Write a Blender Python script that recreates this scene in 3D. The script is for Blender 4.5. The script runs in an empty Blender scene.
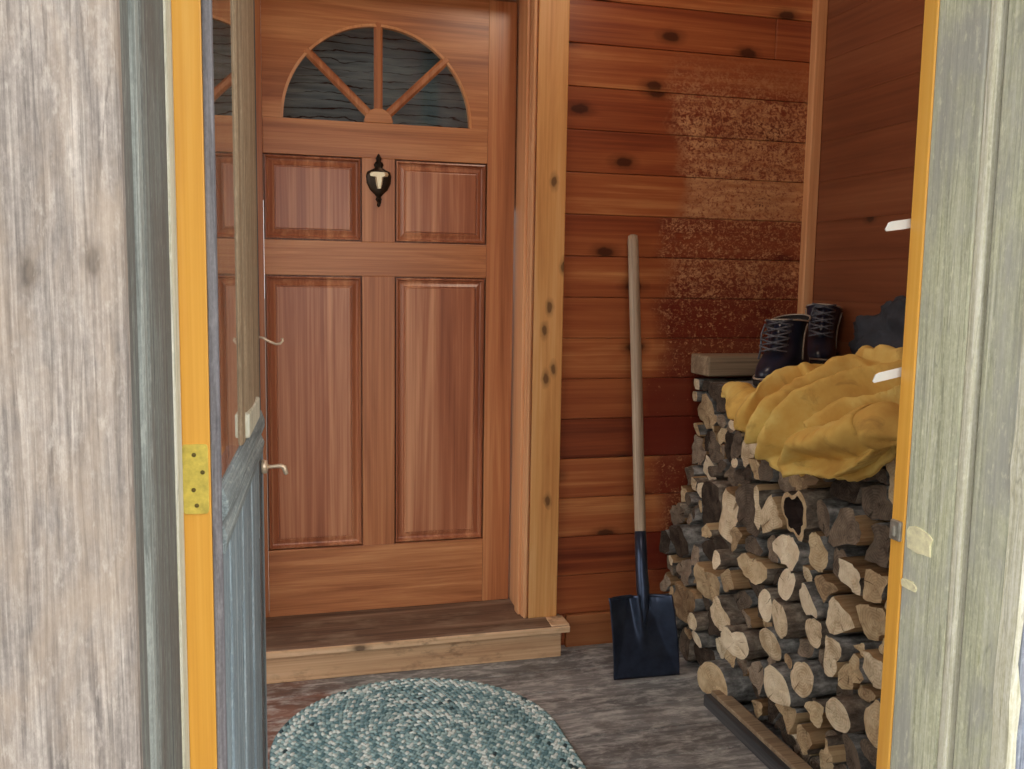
import bpy, bmesh, math, random
import numpy as np
from mathutils import Vector, Matrix, noise as mnoise
random.seed(7)
RNG = np.random.RandomState(11)
S = bpy.context.scene
COL = S.collection

# ------------------------------------------------------------------ camera, world, exposure
cam_d = bpy.data.cameras.new('camera')
cam = bpy.data.objects.new('camera', cam_d)
COL.objects.link(cam)
YAW, PITCH, ROLL, FPX, EYE = 0.2640, 0.1128, 0.0158, 920.0, 1.25
F_ = Vector((math.sin(YAW)*math.cos(PITCH), math.cos(YAW)*math.cos(PITCH), -math.sin(PITCH)))
R0 = Vector((math.cos(YAW), -math.sin(YAW), 0)); U0 = R0.cross(F_)
R_ = R0*math.cos(ROLL) + U0*math.sin(ROLL); U_ = -R0*math.sin(ROLL) + U0*math.cos(ROLL)
cam.matrix_world = Matrix(((R_.x, U_.x, -F_.x, 0), (R_.y, U_.y, -F_.y, 0), (R_.z, U_.z, -F_.z, EYE), (0, 0, 0, 1)))
cam_d.sensor_width = 36.0; cam_d.lens = FPX/1024*36.0; cam_d.clip_start = 0.02
S.camera = cam

W = bpy.data.worlds.new('overcast_sky'); S.world = W; W.use_nodes = True
bg = W.node_tree.nodes['Background']
bg.inputs['Color'].default_value = (1.0, 0.985, 0.955, 1); bg.inputs['Strength'].default_value = 1.25

vs = S.view_settings
vs.view_transform = 'Standard'; vs.look = 'None'; vs.exposure = 0.95; vs.gamma = 1.0; vs.use_curve_mapping = False
S.cycles.max_bounces = 10; S.cycles.diffuse_bounces = 6; S.cycles.glossy_bounces = 5
S.cycles.use_denoising = True; S.cycles.sample_clamp_indirect = 6.0

# ------------------------------------------------------------------ helpers
class G:
    """small node-graph builder"""
    def __init__(s, name):
        s.m = bpy.data.materials.new(name); s.m.use_nodes = True
        s.t = s.m.node_tree; s.b = s.t.nodes['Principled BSDF']
    def n(s, kind, ins=None, **kw):
        nd = s.t.nodes.new('ShaderNode'+kind)
        for k, v in kw.items(): setattr(nd, k, v)
        for k, v in (ins or {}).items(): s.put(nd.inputs[k], v)
        return nd
    def put(s, sock, v):
        if hasattr(v, 'is_output') or isinstance(v, bpy.types.NodeSocket): s.t.links.new(v, sock)
        elif isinstance(v, tuple) and len(v) == 3 and sock.type == 'RGBA': sock.default_value = (*v, 1)
        else: sock.default_value = v
    def math(s, op, a, b=0.0, c=0.0, clamp=False):
        nd = s.n('Math', operation=op, use_clamp=clamp)
        s.put(nd.inputs[0], a); s.put(nd.inputs[1], b); s.put(nd.inputs[2], c)
        return nd.outputs[0]
    def ramp(s, fac, stops, interp='LINEAR'):
        nd = s.n('ValToRGB'); cr = nd.color_ramp; cr.interpolation = interp
        while len(cr.elements) < len(stops): cr.elements.new(0.5)
        for e, (p, c) in zip(cr.elements, stops):
            e.position = p; e.color = (c, c, c, 1) if isinstance(c, (int, float)) else (*c, 1)
        s.put(nd.inputs[0], fac); return nd.outputs[0]
    def mix(s, fac, a, b, mode='MIX'):
        nd = s.n('Mix', data_type='RGBA', blend_type=mode)
        s.put(nd.inputs[0], fac); s.put(nd.inputs[6], a); s.put(nd.inputs[7], b)
        return nd.outputs[2]
    def coord(s, scale=(1, 1, 1), loc=(0, 0, 0), src=None, rnd=False):
        v = src or s.n('TexCoord').outputs['Object']
        if rnd:
            o = s.n('ObjectInfo').outputs['Random']
            v = s.n('VectorMath', {0: v, 1: s.n('CombineXYZ', {0: s.math('MULTIPLY', o, 37.0), 1: s.math('MULTIPLY', o, 91.0), 2: s.math('MULTIPLY', o, 53.0)}).outputs[0]}, operation='ADD').outputs[0]
        return s.n('Mapping', {'Vector': v, 'Scale': scale, 'Location': loc}).outputs[0]
    def noise(s, vec, scale, detail=4, rough=.55, dist=0.0, out=0):
        return s.n('TexNoise', {'Vector': vec, 'Scale': scale, 'Detail': detail, 'Roughness': rough, 'Distortion': dist}).outputs[out]
    def out(s, col, rough=.6, bump=None, bstr=.3, bdist=.002, metal=0.0, spec=.5):
        s.put(s.b.inputs['Base Color'], col); s.put(s.b.inputs['Roughness'], rough)
        s.put(s.b.inputs['Metallic'], metal); s.put(s.b.inputs['Specular IOR Level'], spec)
        if bump is not None:
            s.put(s.b.inputs['Normal'], s.n('Bump', {'Height': bump, 'Strength': bstr, 'Distance': bdist}).outputs[0])
        return s.m

def srgb(r, g, b):
    f = lambda c: (c/255/12.92) if c <= 10.3 else ((c/255+.055)/1.055)**2.4
    return (f(r), f(g), f(b))

AX = {'X': (1, 0, 0), 'Y': (0, 1, 0), 'Z': (0, 0, 1)}
def grain_vec(g, axis, along=1.0, across=14.0, src=None, rnd=False):
    sc = tuple(along if a else across for a in AX[axis])
    return g.coord(sc, src=src, rnd=rnd)

def wood(name, cols, axis='Z', across=14, along=.8, rough=.5, board=None, knots=0.0, bump=.25, spec=.5, streak=.35, rnd=False, tone=.35, kn=6.0, kcol=None, lo=.28, hi=.74):
    """varnished or bare boards. board=(axis index, offset, pitch) gives each board its own tone and grain"""
    g = G(name)
    src = g.n('TexCoord').outputs['Object']
    var = None
    if board:
        sep = g.n('SeparateXYZ', {0: src})
        row = g.math('FLOOR', g.math('DIVIDE', g.math('SUBTRACT', sep.outputs[board[0]], board[1]), board[2]))
        wn = g.n('TexWhiteNoise', {'W': row}, noise_dimensions='1D')
        var = wn.outputs['Value']
        off = g.n('VectorMath', {0: wn.outputs['Color'], 1: (17, 17, 17)}, operation='MULTIPLY').outputs[0]
        src = g.n('VectorMath', {0: src, 1: off}, operation='ADD').outputs[0]
    v = grain_vec(g, axis, along, across, src, rnd)
    big = g.noise(v, 1.6, 5, .6, .7)
    fine = g.noise(grain_vec(g, axis, along*1.5, across*7, src, rnd), 1.5, 3, .6, .3)
    fac = g.math('ADD', g.math('MULTIPLY', big, 1-streak), g.math('MULTIPLY', fine, streak))
    if var is not None:
        fac = g.math('ADD', fac, g.math('MULTIPLY', g.math('SUBTRACT', var, .5), tone))
    elif rnd:
        fac = g.math('ADD', fac, g.math('MULTIPLY', g.math('SUBTRACT', g.n('ObjectInfo').outputs['Random'], .5), tone))
    n = len(cols)
    col = g.ramp(fac, [(lo+(hi-lo)*i/(n-1), c) for i, c in enumerate(cols)])
    if knots:
        sp = g.n('SeparateXYZ', {0: g.coord((1, 1, 1), src=src, rnd=rnd)})
        ia, ib = {'X': (0, 2), 'Y': (1, 2), 'Z': (2, 0)}[axis]
        kv = g.n('CombineXYZ', {0: g.math('MULTIPLY', sp.outputs[ia], .5), 1: sp.outputs[ib], 2: 0.0}).outputs[0]
        wv = g.n('VectorMath', {0: kv, 1: g.n('VectorMath', {0: g.noise(g.coord((1, 1, 1), src=src), 30, 2, out=1), 'Scale': .012}, operation='SCALE').outputs[0]}, operation='ADD').outputs[0]
        vo = g.n('TexVoronoi', {'Vector': wv, 'Scale': kn, 'Randomness': 1.0}, voronoi_dimensions='2D')
        k = g.ramp(vo.outputs['Distance'], [(.03+.06*knots, 1.0), (.055+.075*knots, .45), (.10+.16*knots, 0.0)])
        sel = g.math('GREATER_THAN', g.n('SeparateXYZ', {0: vo.outputs['Color']}).outputs[0], 1-min(.95, .35+.3*knots))
        col = g.mix(g.math('MULTIPLY', k, g.math('MULTIPLY', sel, .85)), col, kcol or tuple(c*.18 for c in cols[0]))
    return g, col, fac, src, rough, bump, spec
def fin(t, **kw):
    g, col, fac, src, rough, bump, spec = t
    return g.out(col, kw.get('rough', rough), fac, kw.get('bump', bump), kw.get('bdist', .002), spec=kw.get('spec', spec))

class MB:
    def __init__(s): s.v = []; s.f = []; s.mi = []; s.cur = 0
    def add(s, vs, fs):
        o = len(s.v); s.v += [tuple(p) for p in vs]
        for f in fs: s.f.append(tuple(i+o for i in f)); s.mi.append(s.cur)
        return s
    def box(s, x0, x1, y0, y1, z0, z1):
        v = [(x, y, z) for z in (z0, z1) for y in (y0, y1) for x in (x0, x1)]
        return s.add(v, [(0, 2, 3, 1), (4, 5, 7, 6), (0, 1, 5, 4), (2, 6, 7, 3), (0, 4, 6, 2), (1, 3, 7, 5)])
    def hexa(s, p):     # 8 points ordered like box
        return s.add(p, [(0, 2, 3, 1), (4, 5, 7, 6), (0, 1, 5, 4), (2, 6, 7, 3), (0, 4, 6, 2), (1, 3, 7, 5)])
    def prism(s, poly, fn0, fn1):   # poly of 2-D points, two functions placing front and back
        n = len(poly); v = [fn0(*p) for p in poly]+[fn1(*p) for p in poly]
        return s.add(v, [tuple(range(n)), tuple(range(2*n-1, n-1, -1))]+[(i+n, (i+1) % n+n, (i+1) % n, i) for i in range(n)])
    def tube(s, pts, rad, seg=10, cap=True, flat=1.0):
        pts = [Vector(p) for p in pts]; n = len(pts)
        if isinstance(rad, (int, float)): rad = [rad]*n
        vs = []; up = None
        for i, p in enumerate(pts):
            d = (pts[min(i+1, n-1)]-pts[max(i-1, 0)]).normalized()
            if up is None:
                up = Vector((0, 0, 1)) if abs(d.z) < .9 else Vector((0, 1, 0))
            a = d.cross(up).normalized(); b = a.cross(d).normalized(); up = b
            for k in range(seg):
                t = 2*math.pi*k/seg
                vs.append(p+a*math.cos(t)*rad[i]+b*math.sin(t)*rad[i]*flat)
        fs = [(i*seg+k, i*seg+(k+1) % seg, (i+1)*seg+(k+1) % seg, (i+1)*seg+k) for i in range(n-1) for k in range(seg)]
        if cap: fs += [tuple(range(seg-1, -1, -1)), tuple((n-1)*seg+k for k in range(seg))]
        return s.add(vs, fs)
    def rings(s, rings, cap0=True, cap1=True):
        m = len(rings[0]); vs = [p for r in rings for p in r]
        fs = [(i*m+k, i*m+(k+1) % m, (i+1)*m+(k+1) % m, (i+1)*m+k) for i in range(len(rings)-1) for k in range(m)]
        if cap0: fs.append(tuple(range(m-1, -1, -1)))
        if cap1: fs.append(tuple((len(rings)-1)*m+k for k in range(m)))
        return s.add(vs, fs)
    def lathe(s, prof, c=(0, 0, 0), axis='Z', seg=20, sy=1.0):    # prof: (r, h)
        R = []
        for r, h in prof:
            ring = []
            for k in range(seg):
                t = 2*math.pi*k/seg; a, b = r*math.cos(t), r*math.sin(t)*sy
                p = {'Z': (a, b, h), 'Y': (a, h, b), 'X': (h, a, b)}[axis]
                ring.append((p[0]+c[0], p[1]+c[1], p[2]+c[2]))
            R.append(ring)
        return s.rings(R)
    def grid(s, fn, nu, nv, closed=False):
        vs = [fn(i/(nu-1), j/(nv-1)) for i in range(nu) for j in range(nv)]
        fs = [(i*nv+j, (i+1)*nv+j, (i+1)*nv+j+1, i*nv+j+1) for i in range(nu-1) for j in range(nv-1)]
        return s.add(vs, fs)
    def build(s, name, mats, parent=None, bevel=0.0, smooth=False, sub=0, thick=0.0, loc=None):
        me = bpy.data.meshes.new(name); me.from_pydata(s.v, [], s.f); me.validate()
        for m in (mats if isinstance(mats, (list, tuple)) else [mats]): me.materials.append(m)
        if len(me.polygons) == len(s.mi): me.polygons.foreach_set('material_index', s.mi)
        bm = bmesh.new(); bm.from_mesh(me); bmesh.ops.recalc_face_normals(bm, faces=bm.faces[:]); bm.to_mesh(me); bm.free()
        if smooth: me.polygons.foreach_set('use_smooth', [True]*len(me.polygons))
        o = bpy.data.objects.new(name, me); COL.objects.link(o)
        if parent is not None: o.parent = parent
        if loc is not None: o.location = loc
        if thick:
            d = o.modifiers.new('thickness', 'SOLIDIFY'); d.thickness = thick; d.offset = 0
        if sub:
            d = o.modifiers.new('subdivision', 'SUBSURF'); d.levels = sub; d.render_levels = sub
        if bevel:
            d = o.modifiers.new('bevel', 'BEVEL'); d.width = bevel; d.segments = 2; d.limit_method = 'ANGLE'; d.angle_limit = math.radians(40)
        return o

def tag(o, label=None, cat=None, group=None, kind=None):
    if label: o['label'] = label
    if cat: o['category'] = cat
    if group: o['group'] = group
    if kind: o['kind'] = kind
    return o
def empty(name, loc=(0, 0, 0), rot=None):
    o = bpy.data.objects.new(name, None); COL.objects.link(o); o.location = loc; o.empty_display_size = .05
    if rot is not None: o.rotation_euler = rot
    return o
def struct(o, label, cat): return tag(o, label, cat, kind='structure')

# ------------------------------------------------------------------ materials
M = {}
M['door'] = fin(wood('door_fir', [srgb(142, 82, 48), srgb(178, 112, 70), srgb(204, 144, 96)], 'Z', 14, .6, .34, bump=.08, streak=.35, lo=.33, hi=.66))
M['door_panel'] = fin(wood('door_panel_fir', [srgb(122, 68, 46), srgb(166, 102, 70), srgb(208, 150, 110)], 'Z', 11, .3, .28, bump=.05, streak=.25, lo=.33, hi=.66))
M['door_rail'] = fin(wood('door_rail_fir', [srgb(140, 82, 50), srgb(182, 118, 74), srgb(210, 150, 100)], 'X', 12, .9, .34, bump=.08, lo=.33, hi=.66))
M['casing'] = fin(wood('knotty_pine_trim', [srgb(190, 126, 68), srgb(216, 158, 94), srgb(228, 178, 120)], 'Z', 10, .7, .45, knots=.55, bump=.1, kn=10, lo=.32, hi=.66))
M['jamb_in'] = fin(wood('inner_jamb_wood', [srgb(184, 122, 76), srgb(214, 156, 108), srgb(228, 182, 136)], 'Z', 14, .6, .4, bump=.1))
def riser():
    g, col, fac, src, *_ = wood('step_riser_pine', [srgb(176, 132, 96), srgb(214, 176, 136), srgb(230, 200, 166)], 'X', 12, .6, .6, knots=.2, bump=.2, lo=.33, hi=.66)
    n = g.noise(g.coord((1, 1, 2)), 16, 6, .75); d = g.noise(g.coord((1, 1, 3)), 3.2, 3)
    c = g.mix(g.math('MULTIPLY', g.ramp(n, [(.5, 0.0), (.66, .75)]), g.ramp(d, [(.42, 0.0), (.62, 1.0)])), col, srgb(104, 74, 52))
    return g.out(c, .65, fac, .2)
M['riser'] = riser()
M['base'] = fin(wood('baseboard_pine', [srgb(120, 66, 36), srgb(160, 98, 56), srgb(180, 122, 76)], 'X', 12, .6, .55, knots=.3, bump=.2))

def siding():
    t = wood('siding_cedar', [srgb(104, 46, 28), srgb(140, 70, 40), srgb(166, 94, 54), srgb(198, 134, 82)], 'X', 11, .55, .38, board=(2, .1138, .1354), knots=.55, bump=.1, tone=.26, kn=5.5)
    g, col, fac, src, *_ = t
    obj = g.n('TexCoord').outputs['Object']
    s = g.n('SeparateXYZ', {0: obj}); x, z = s.outputs[0], s.outputs[2]
    # peeling varnish: a large worn patch beside the corner, ragged where boards meet it
    row = g.math('FLOOR', g.math('DIVIDE', g.math('SUBTRACT', z, .1138), .1354))
    rw = g.n('TexWhiteNoise', {'W': g.math('ADD', row, 3.7)}, noise_dimensions='1D').outputs['Value']
    low = g.math('MULTIPLY', g.math('SUBTRACT', 1.40, z), 6.0, clamp=True)
    edge = g.math('ADD', g.math('SUBTRACT', 1.225, g.math('MULTIPLY', low, .05)), g.math('MULTIPLY', rw, .13))
    big = g.noise(obj, 5, 3)
    m = g.math('MULTIPLY', g.math('ADD', g.math('SUBTRACT', x, edge), g.math('MULTIPLY', g.math('SUBTRACT', big, .5), .16)), 16.0, clamp=True)
    up = g.math('SUBTRACT', 1.0, g.math('MULTIPLY', g.math('SUBTRACT', z, 1.85), 6.0, clamp=True))
    dn = g.math('MULTIPLY', g.math('SUBTRACT', z, .15), 8.0, clamp=True)
    m = g.math('MULTIPLY', m, g.math('MULTIPLY', up, dn))
    fl = g.noise(g.coord((1.0, 1, 1.2)), 62, 8, .78, .7)
    fl2 = g.noise(g.coord((1.0, 1, 1.2)), 130, 3, .6, .4)
    # more varnish is gone on the boards at head height
    hi = g.math('MULTIPLY', g.math('SUBTRACT', z, .95), 1.6, clamp=True)
    th = g.math('SUBTRACT', .585, g.math('ADD', g.math('MULTIPLY', hi, .10), g.math('MULTIPLY', g.math('SUBTRACT', rw, .25), .11)))
    flake = g.math('MULTIPLY', g.math('SUBTRACT', g.math('ADD', g.math('MULTIPLY', fl, .7), g.math('MULTIPLY', fl2, .3)), th), 11.0, clamp=True)
    bare = g.ramp(g.noise(g.coord((1, 1, 6)), 9, 4), [(.3, srgb(166, 104, 62)), (.7, srgb(206, 156, 108))])
    old = g.mix(g.math('MULTIPLY', m, g.math('ADD', .5, g.math('MULTIPLY', low, .35))), col, srgb(104, 32, 22))      # the remaining old dark red varnish
    c = g.mix(g.math('MULTIPLY', m, flake), old, bare)
    h = g.math('SUBTRACT', g.math('MULTIPLY', fac, .4), g.math('MULTIPLY', g.math('MULTIPLY', m, flake), .6))
    r = g.math('ADD', .34, g.math('MULTIPLY', g.math('MULTIPLY', m, flake), .4))
    return g.out(c, r, h, .35, .002)
M['siding'] = siding()
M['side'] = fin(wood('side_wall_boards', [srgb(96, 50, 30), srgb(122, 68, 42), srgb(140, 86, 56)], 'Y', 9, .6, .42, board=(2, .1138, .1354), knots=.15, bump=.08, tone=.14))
M['plain'] = fin(wood('porch_lining', [srgb(130, 66, 34), srgb(160, 90, 48), srgb(180, 112, 66)], 'X', 9, .6, .5, board=(2, .1, .14), bump=.1))

def tread():
    g, col, fac, src, *_ = wood('worn_sill', [srgb(72, 54, 44), srgb(116, 90, 72), srgb(168, 144, 120)], 'X', 14, .7, .6, bump=.3, lo=.34, hi=.68)
    n = g.noise(g.coord((1, 3, 1)), 6, 5, .6)
    c = g.mix(g.ramp(n, [(.5, 0.0), (.68, .7)]), col, srgb(150, 130, 108))
    return g.out(c, .6, fac, .35)
M['tread'] = tread()

def floor():
    g, col, fac, src, *_ = wood('porch_floor_boards', [srgb(70, 68, 68), srgb(118, 117, 116), srgb(162, 161, 158)], 'X', 9, .8, .6, board=(1, .1, .145), bump=.3, tone=.12)
    o = g.n('TexCoord').outputs['Object']
    x = g.n('SeparateXYZ', {0: o}).outputs[0]
    n = g.noise(o, 3.2, 5, .6, .6)
    # brown paint left by the hinge side, grey scuffed wood elsewhere, pale dust
    br = g.math('MULTIPLY', g.math('SUBTRACT', g.math('ADD', .34, g.math('MULTIPLY', g.math('SUBTRACT', n, .5), 1.1)), x), 5.0, clamp=True)
    brown = g.ramp(fac, [(.3, srgb(100, 60, 48)), (.7, srgb(146, 100, 80))])
    c = g.mix(g.math('MULTIPLY', br, .8), col, brown)
    n2 = g.noise(g.coord((1.0, 2.4, 1)), 11, 9, .74, .35)
    c = g.mix(g.ramp(n2, [(.46, 0.0), (.62, .7)]), c, srgb(206, 204, 198))
    n3 = g.noise(o, 3.4, 7, .7)
    c = g.mix(g.ramp(n3, [(.52, 0.0), (.66, .6)]), c, srgb(84, 74, 66))
    sc = g.noise(g.coord((3, 60, 1)), 1.0, 5, .7, .3)
    c = g.mix(.5, c, g.ramp(sc, [(.3, .28), (.5, .5), (.72, .74)]), 'OVERLAY')
    return g.out(c, .62, g.math('ADD', fac, g.math('MULTIPLY', n2, .5)), .3)
M['floor'] = floor()

def weathered(name, dark, mid, light, tint=None, tf=.5, axis='Z', across=26, along=1.6, knots=.2, bump=.9, blotch=7, crack=.5):
    g, col, fac, src, *_ = wood(name, [dark, mid, light], axis, across, along, .8, knots=knots, bump=bump, streak=.45, kn=14, kcol=tuple(c*.55 for c in dark))
    o = g.n('TexCoord').outputs['Object']
    n = g.noise(g.coord(tuple(.6 if a else 1.6 for a in AX[axis])), blotch, 5, .65, .4)
    vf = tuple(5 if a else 210 for a in AX[axis])
    fg = g.noise(g.coord(vf), 1.0, 5, .75, .25)
    col = g.mix(.75, col, g.ramp(fg, [(.25, .22), (.48, .5), (.75, .80)]), 'OVERLAY')
    iso = g.noise(g.coord(tuple(.5 if a else 1 for a in AX[axis])), 260, 4, .75)
    col = g.mix(.45, col, g.ramp(iso, [(.3, .3), (.5, .5), (.7, .75)]), 'OVERLAY')
    ck = g.noise(g.coord(tuple(2.2 if a else 55 for a in AX[axis])), 1.0, 3, .5, .8)
    ck = g.ramp(g.math('ABSOLUTE', g.math('SUBTRACT', ck, .5)), [(.0, .8), (.022, 0.0)])
    col = g.mix(g.math('MULTIPLY', ck, crack), col, tuple(c*.45 for c in dark))
    if tint: col = g.mix(g.ramp(n, [(.42, 0.0), (.62, tf)]), col, tint)
    sp = g.noise(g.coord(tuple(.35 if a else 1 for a in AX[axis])), 120, 4, .7)
    col = g.mix(g.ramp(sp, [(.56, 0.0), (.7, .4)]), col, tuple(min(1, c*1.25) for c in light))
    return g.out(col, .82, g.math('ADD', g.math('ADD', fac, fg), g.math('MULTIPLY', sp, .4)), bump, .0015, spec=.25)
M['plank'] = weathered('weathered_plank', srgb(100, 94, 92), srgb(152, 144, 138), srgb(188, 180, 172), srgb(172, 154, 136), .5, across=44, along=4.5, knots=.25, bump=1.0, blotch=14, crack=.5)
M['jamb_green'] = weathered('mossy_grey_jamb', srgb(78, 82, 80), srgb(118, 122, 118), srgb(158, 160, 154), srgb(100, 92, 86), .6, across=40, along=1.2, knots=0, bump=.5)
M['jamb_bead'] = weathered('grey_bead', srgb(112, 118, 116), srgb(142, 148, 144), srgb(176, 180, 174), None, across=40, knots=0, bump=.4)
M['jamb_pale'] = weathered('pale_grey_jamb', srgb(156, 158, 136), srgb(198, 200, 172), srgb(226, 226, 200), srgb(172, 172, 168), .75, across=30, along=1.0, knots=.05, bump=.4)
M['jamb_edge'] = weathered('bleached_edge', srgb(176, 172, 150), srgb(212, 210, 188), srgb(232, 230, 212), None, across=40, knots=0, bump=.4)
M['blueplank'] = weathered('blue_grey_plank', srgb(100, 108, 126), srgb(146, 154, 170), srgb(188, 194, 200), srgb(170, 170, 176), .4, across=60, knots=0, bump=1.0)
M['stop_grey'] = weathered('grey_paint_edge', srgb(106, 104, 110), srgb(130, 128, 134), srgb(150, 148, 152), None, across=30, knots=0, bump=.3)
M['door_blue'] = weathered('blue_grey_door', srgb(102, 118, 130), srgb(150, 168, 178), srgb(196, 208, 210), srgb(122, 134, 142), .5, across=40, along=.8, knots=0, bump=.5)
M['sill_blue'] = weathered('blue_grey_sill', srgb(98, 108, 112), srgb(146, 158, 160), srgb(188, 196, 194), srgb(112, 120, 122), .5, axis='Y', across=50, along=1.5, knots=0, bump=.5)
M['moulding'] = weathered('bare_grey_brown_moulding', srgb(128, 108, 86), srgb(166, 146, 120), srgb(194, 178, 152), None, across=40, along=.8, knots=0, bump=.4)
M['darkstile'] = weathered('dark_grey_stile', srgb(66, 64, 66), srgb(98, 94, 92), srgb(126, 120, 114), None, across=40, knots=0, bump=.4)
def fanboard():
    g = G('board_behind_glass')
    o = g.coord((2.2, 1, 9))
    wv = g.n('VectorMath', {0: o, 1: g.n('VectorMath', {0: g.noise(g.coord((3, 1, 7)), 1.6, 4, out=1), 'Scale': .55}, operation='SCALE').outputs[0]}, operation='ADD').outputs[0]
    z = g.n('SeparateXYZ', {0: wv}).outputs[2]
    ln = g.math('ABSOLUTE', g.math('SINE', g.math('MULTIPLY', z, 13.0)))
    n = g.noise(g.coord((3, 1, 30)), 2, 5)
    c = g.ramp(n, [(.3, srgb(112, 134, 140)), (.7, srgb(176, 194, 196))])
    c = g.mix(g.ramp(g.math('ADD', ln, g.math('MULTIPLY', g.math('SUBTRACT', n, .5), .9)), [(.02, 1.0), (.24, 0.0)]), c, srgb(20, 26, 30))
    return g.out(c, .9, ln, .5)
M['fanboard'] = fanboard()

def yellow():
    g, col, fac, src, *_ = wood('amber_varnished_edge', [srgb(218, 152, 54), srgb(234, 174, 72), srgb(242, 190, 98)], 'Z', 20, .5, .35, bump=.05)
    n = g.noise(g.coord((40, 40, 3)), 1.0, 4)
    return g.out(g.mix(g.ramp(n, [(.55, 0.0), (.75, .5)]), col, srgb(216, 146, 58)), .35, fac, .05)
M['amber'] = yellow()

def simple(name, col, rough=.5, metal=0.0, nscale=0, namt=.2, bump=0.0, spec=.5):
    g = G(name)
    if nscale:
        n = g.noise(g.coord((1, 1, 1), rnd=False), nscale, 5, .6)
        c = g.mix(g.ramp(n, [(.3, 0.0), (.7, 1.0)]), tuple(x*(1-namt) for x in col), tuple(min(1, x*(1+namt)) for x in col))
        return g.out(c, rough, n if bump else None, bump, .002, metal, spec)
    return g.out(col, rough, None, 0, 0, metal, spec)
M['brass'] = simple('aged_brass', srgb(214, 190, 96), .4, .75, 60, .25, .2)
M['brass_dull'] = simple('worn_yellow_brass_plate', srgb(214, 194, 92), .55, .35, 80, .22, .3)
M['screw'] = simple('dark_screw', srgb(110, 96, 52), .5, .6)
M['gold'] = simple('pale_polished_brass', srgb(240, 226, 190), .35, .4)
M['bronze'] = simple('dark_bronze', srgb(52, 38, 26), .38, .6, 60, .3, .2)
M['white_metal'] = simple('pale_worn_brass', srgb(226, 204, 176), .35, .5, 90, .2)
M['keeper'] = simple('dull_grey_metal', srgb(150, 146, 136), .45, .5, 90, .25)
M['white'] = simple('white_plastic', srgb(226, 226, 222), .5, 0, 30, .06)
M['filler'] = simple('pale_raw_wood_scar', srgb(238, 230, 190), .8, 0, 90, .2, .5)
M['black_steel'] = simple('black_painted_steel', srgb(58, 68, 88), .32, .7, 25, .25, .05)
M['rubber'] = simple('black_rubber_sole', srgb(28, 26, 26), .7, 0, 60, .3, .3)
M['leather'] = simple('navy_black_leather', srgb(26, 31, 48), .33, 0, 14, .5, .25)
M['lining'] = simple('boot_lining', srgb(20, 16, 16), .9)
M['welt'] = simple('pale_welt_stitching', srgb(158, 146, 130), .7, 0, 200, .3)
M['lace'] = simple('grey_lace', srgb(84, 84, 90), .8, 0, 250, .4)
M['dark_cloth'] = simple('charcoal_cloth', srgb(48, 52, 60), .85, 0, 18, .45, .4)
M['timber'] = fin(wood('old_sawn_timber', [srgb(100, 82, 64), srgb(146, 124, 98), srgb(182, 162, 132)], 'X', 26, 1.2, .8, bump=.6))

M['rail_dark'] = fin(wood('dark_rail_wood', [srgb(40, 40, 44), srgb(66, 66, 68), srgb(96, 94, 92)], 'Y', 26, 1.2, .7, bump=.5))  # runner wood, darker than the board laid on it
def ash():
    g, col, fac, src, *_ = wood('ash_handle', [srgb(120, 96, 74), srgb(164, 142, 118), srgb(196, 178, 156)], 'Z', 60, 2, .5, bump=.1)
    return g.out(col, .5, fac, .15)
M['ash'] = ash()

def coat():
    g = G('ochre_canvas')
    o = g.n('TexCoord').outputs['Object']
    n = g.noise(o, 6, 5, .6); w = g.noise(o, 260, 2)
    c = g.ramp(n, [(.3, srgb(190, 144, 72)), (.5, srgb(210, 170, 90)), (.68, srgb(224, 200, 120))])
    d = g.noise(o, 14, 5, .65, .5)
    c = g.mix(g.ramp(d, [(.58, 0.0), (.74, .55)]), c, srgb(128, 92, 52))
    return g.out(c, .85, g.math('ADD', g.math('MULTIPLY', n, .5), w), .35, .0015, spec=.2)
M['coat'] = coat()

def glass(name, col=(1, 1, 1), rough=0.0):
    g = G(name); t = g.t
    g.b.inputs['Transmission Weight'].default_value = 1.0
    g.b.inputs['IOR'].default_value = 1.5
    return g.out(col, rough)
M['pane'] = glass('window_pane', (.97, .99, 1.0))
M['pane_fan'] = glass('fan_pane', (.8, .87, .9))

def bark():
    g = G('log_bark')
    v = g.coord((.6, 1, 1), rnd=True)
    vo = g.n('TexVoronoi', {'Vector': g.coord((5, 22, 22), rnd=True), 'Scale': 1.6}, feature='DISTANCE_TO_EDGE').outputs[0]
    n = g.noise(v, 26, 6, .7)
    rd = g.n('ObjectInfo').outputs['Random']
    a = g.ramp(n, [(.3, srgb(54, 52, 50)), (.5, srgb(114, 112, 108)), (.7, srgb(178, 174, 168))])
    b = g.ramp(n, [(.3, srgb(60, 52, 46)), (.5, srgb(116, 104, 92)), (.7, srgb(176, 164, 146))])
    c = g.mix(g.math('GREATER_THAN', rd, .62), a, b)
    h = g.math('ADD', g.math('MULTIPLY', n, .6), g.math('MINIMUM', g.math('MULTIPLY', vo, 4.0), 1.0))
    return g.out(c, .9, h, .8, .004, spec=.15)
M['bark'] = bark()
def split():
    g, col, fac, src, *_ = wood('split_wood', [srgb(118, 90, 62), srgb(164, 132, 96), srgb(196, 168, 128)], 'X', 30, 3, .85, bump=.8, rnd=True, tone=.4)
    return g.out(col, .85, fac, .8, .003, spec=.15)
M['split'] = split()
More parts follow.
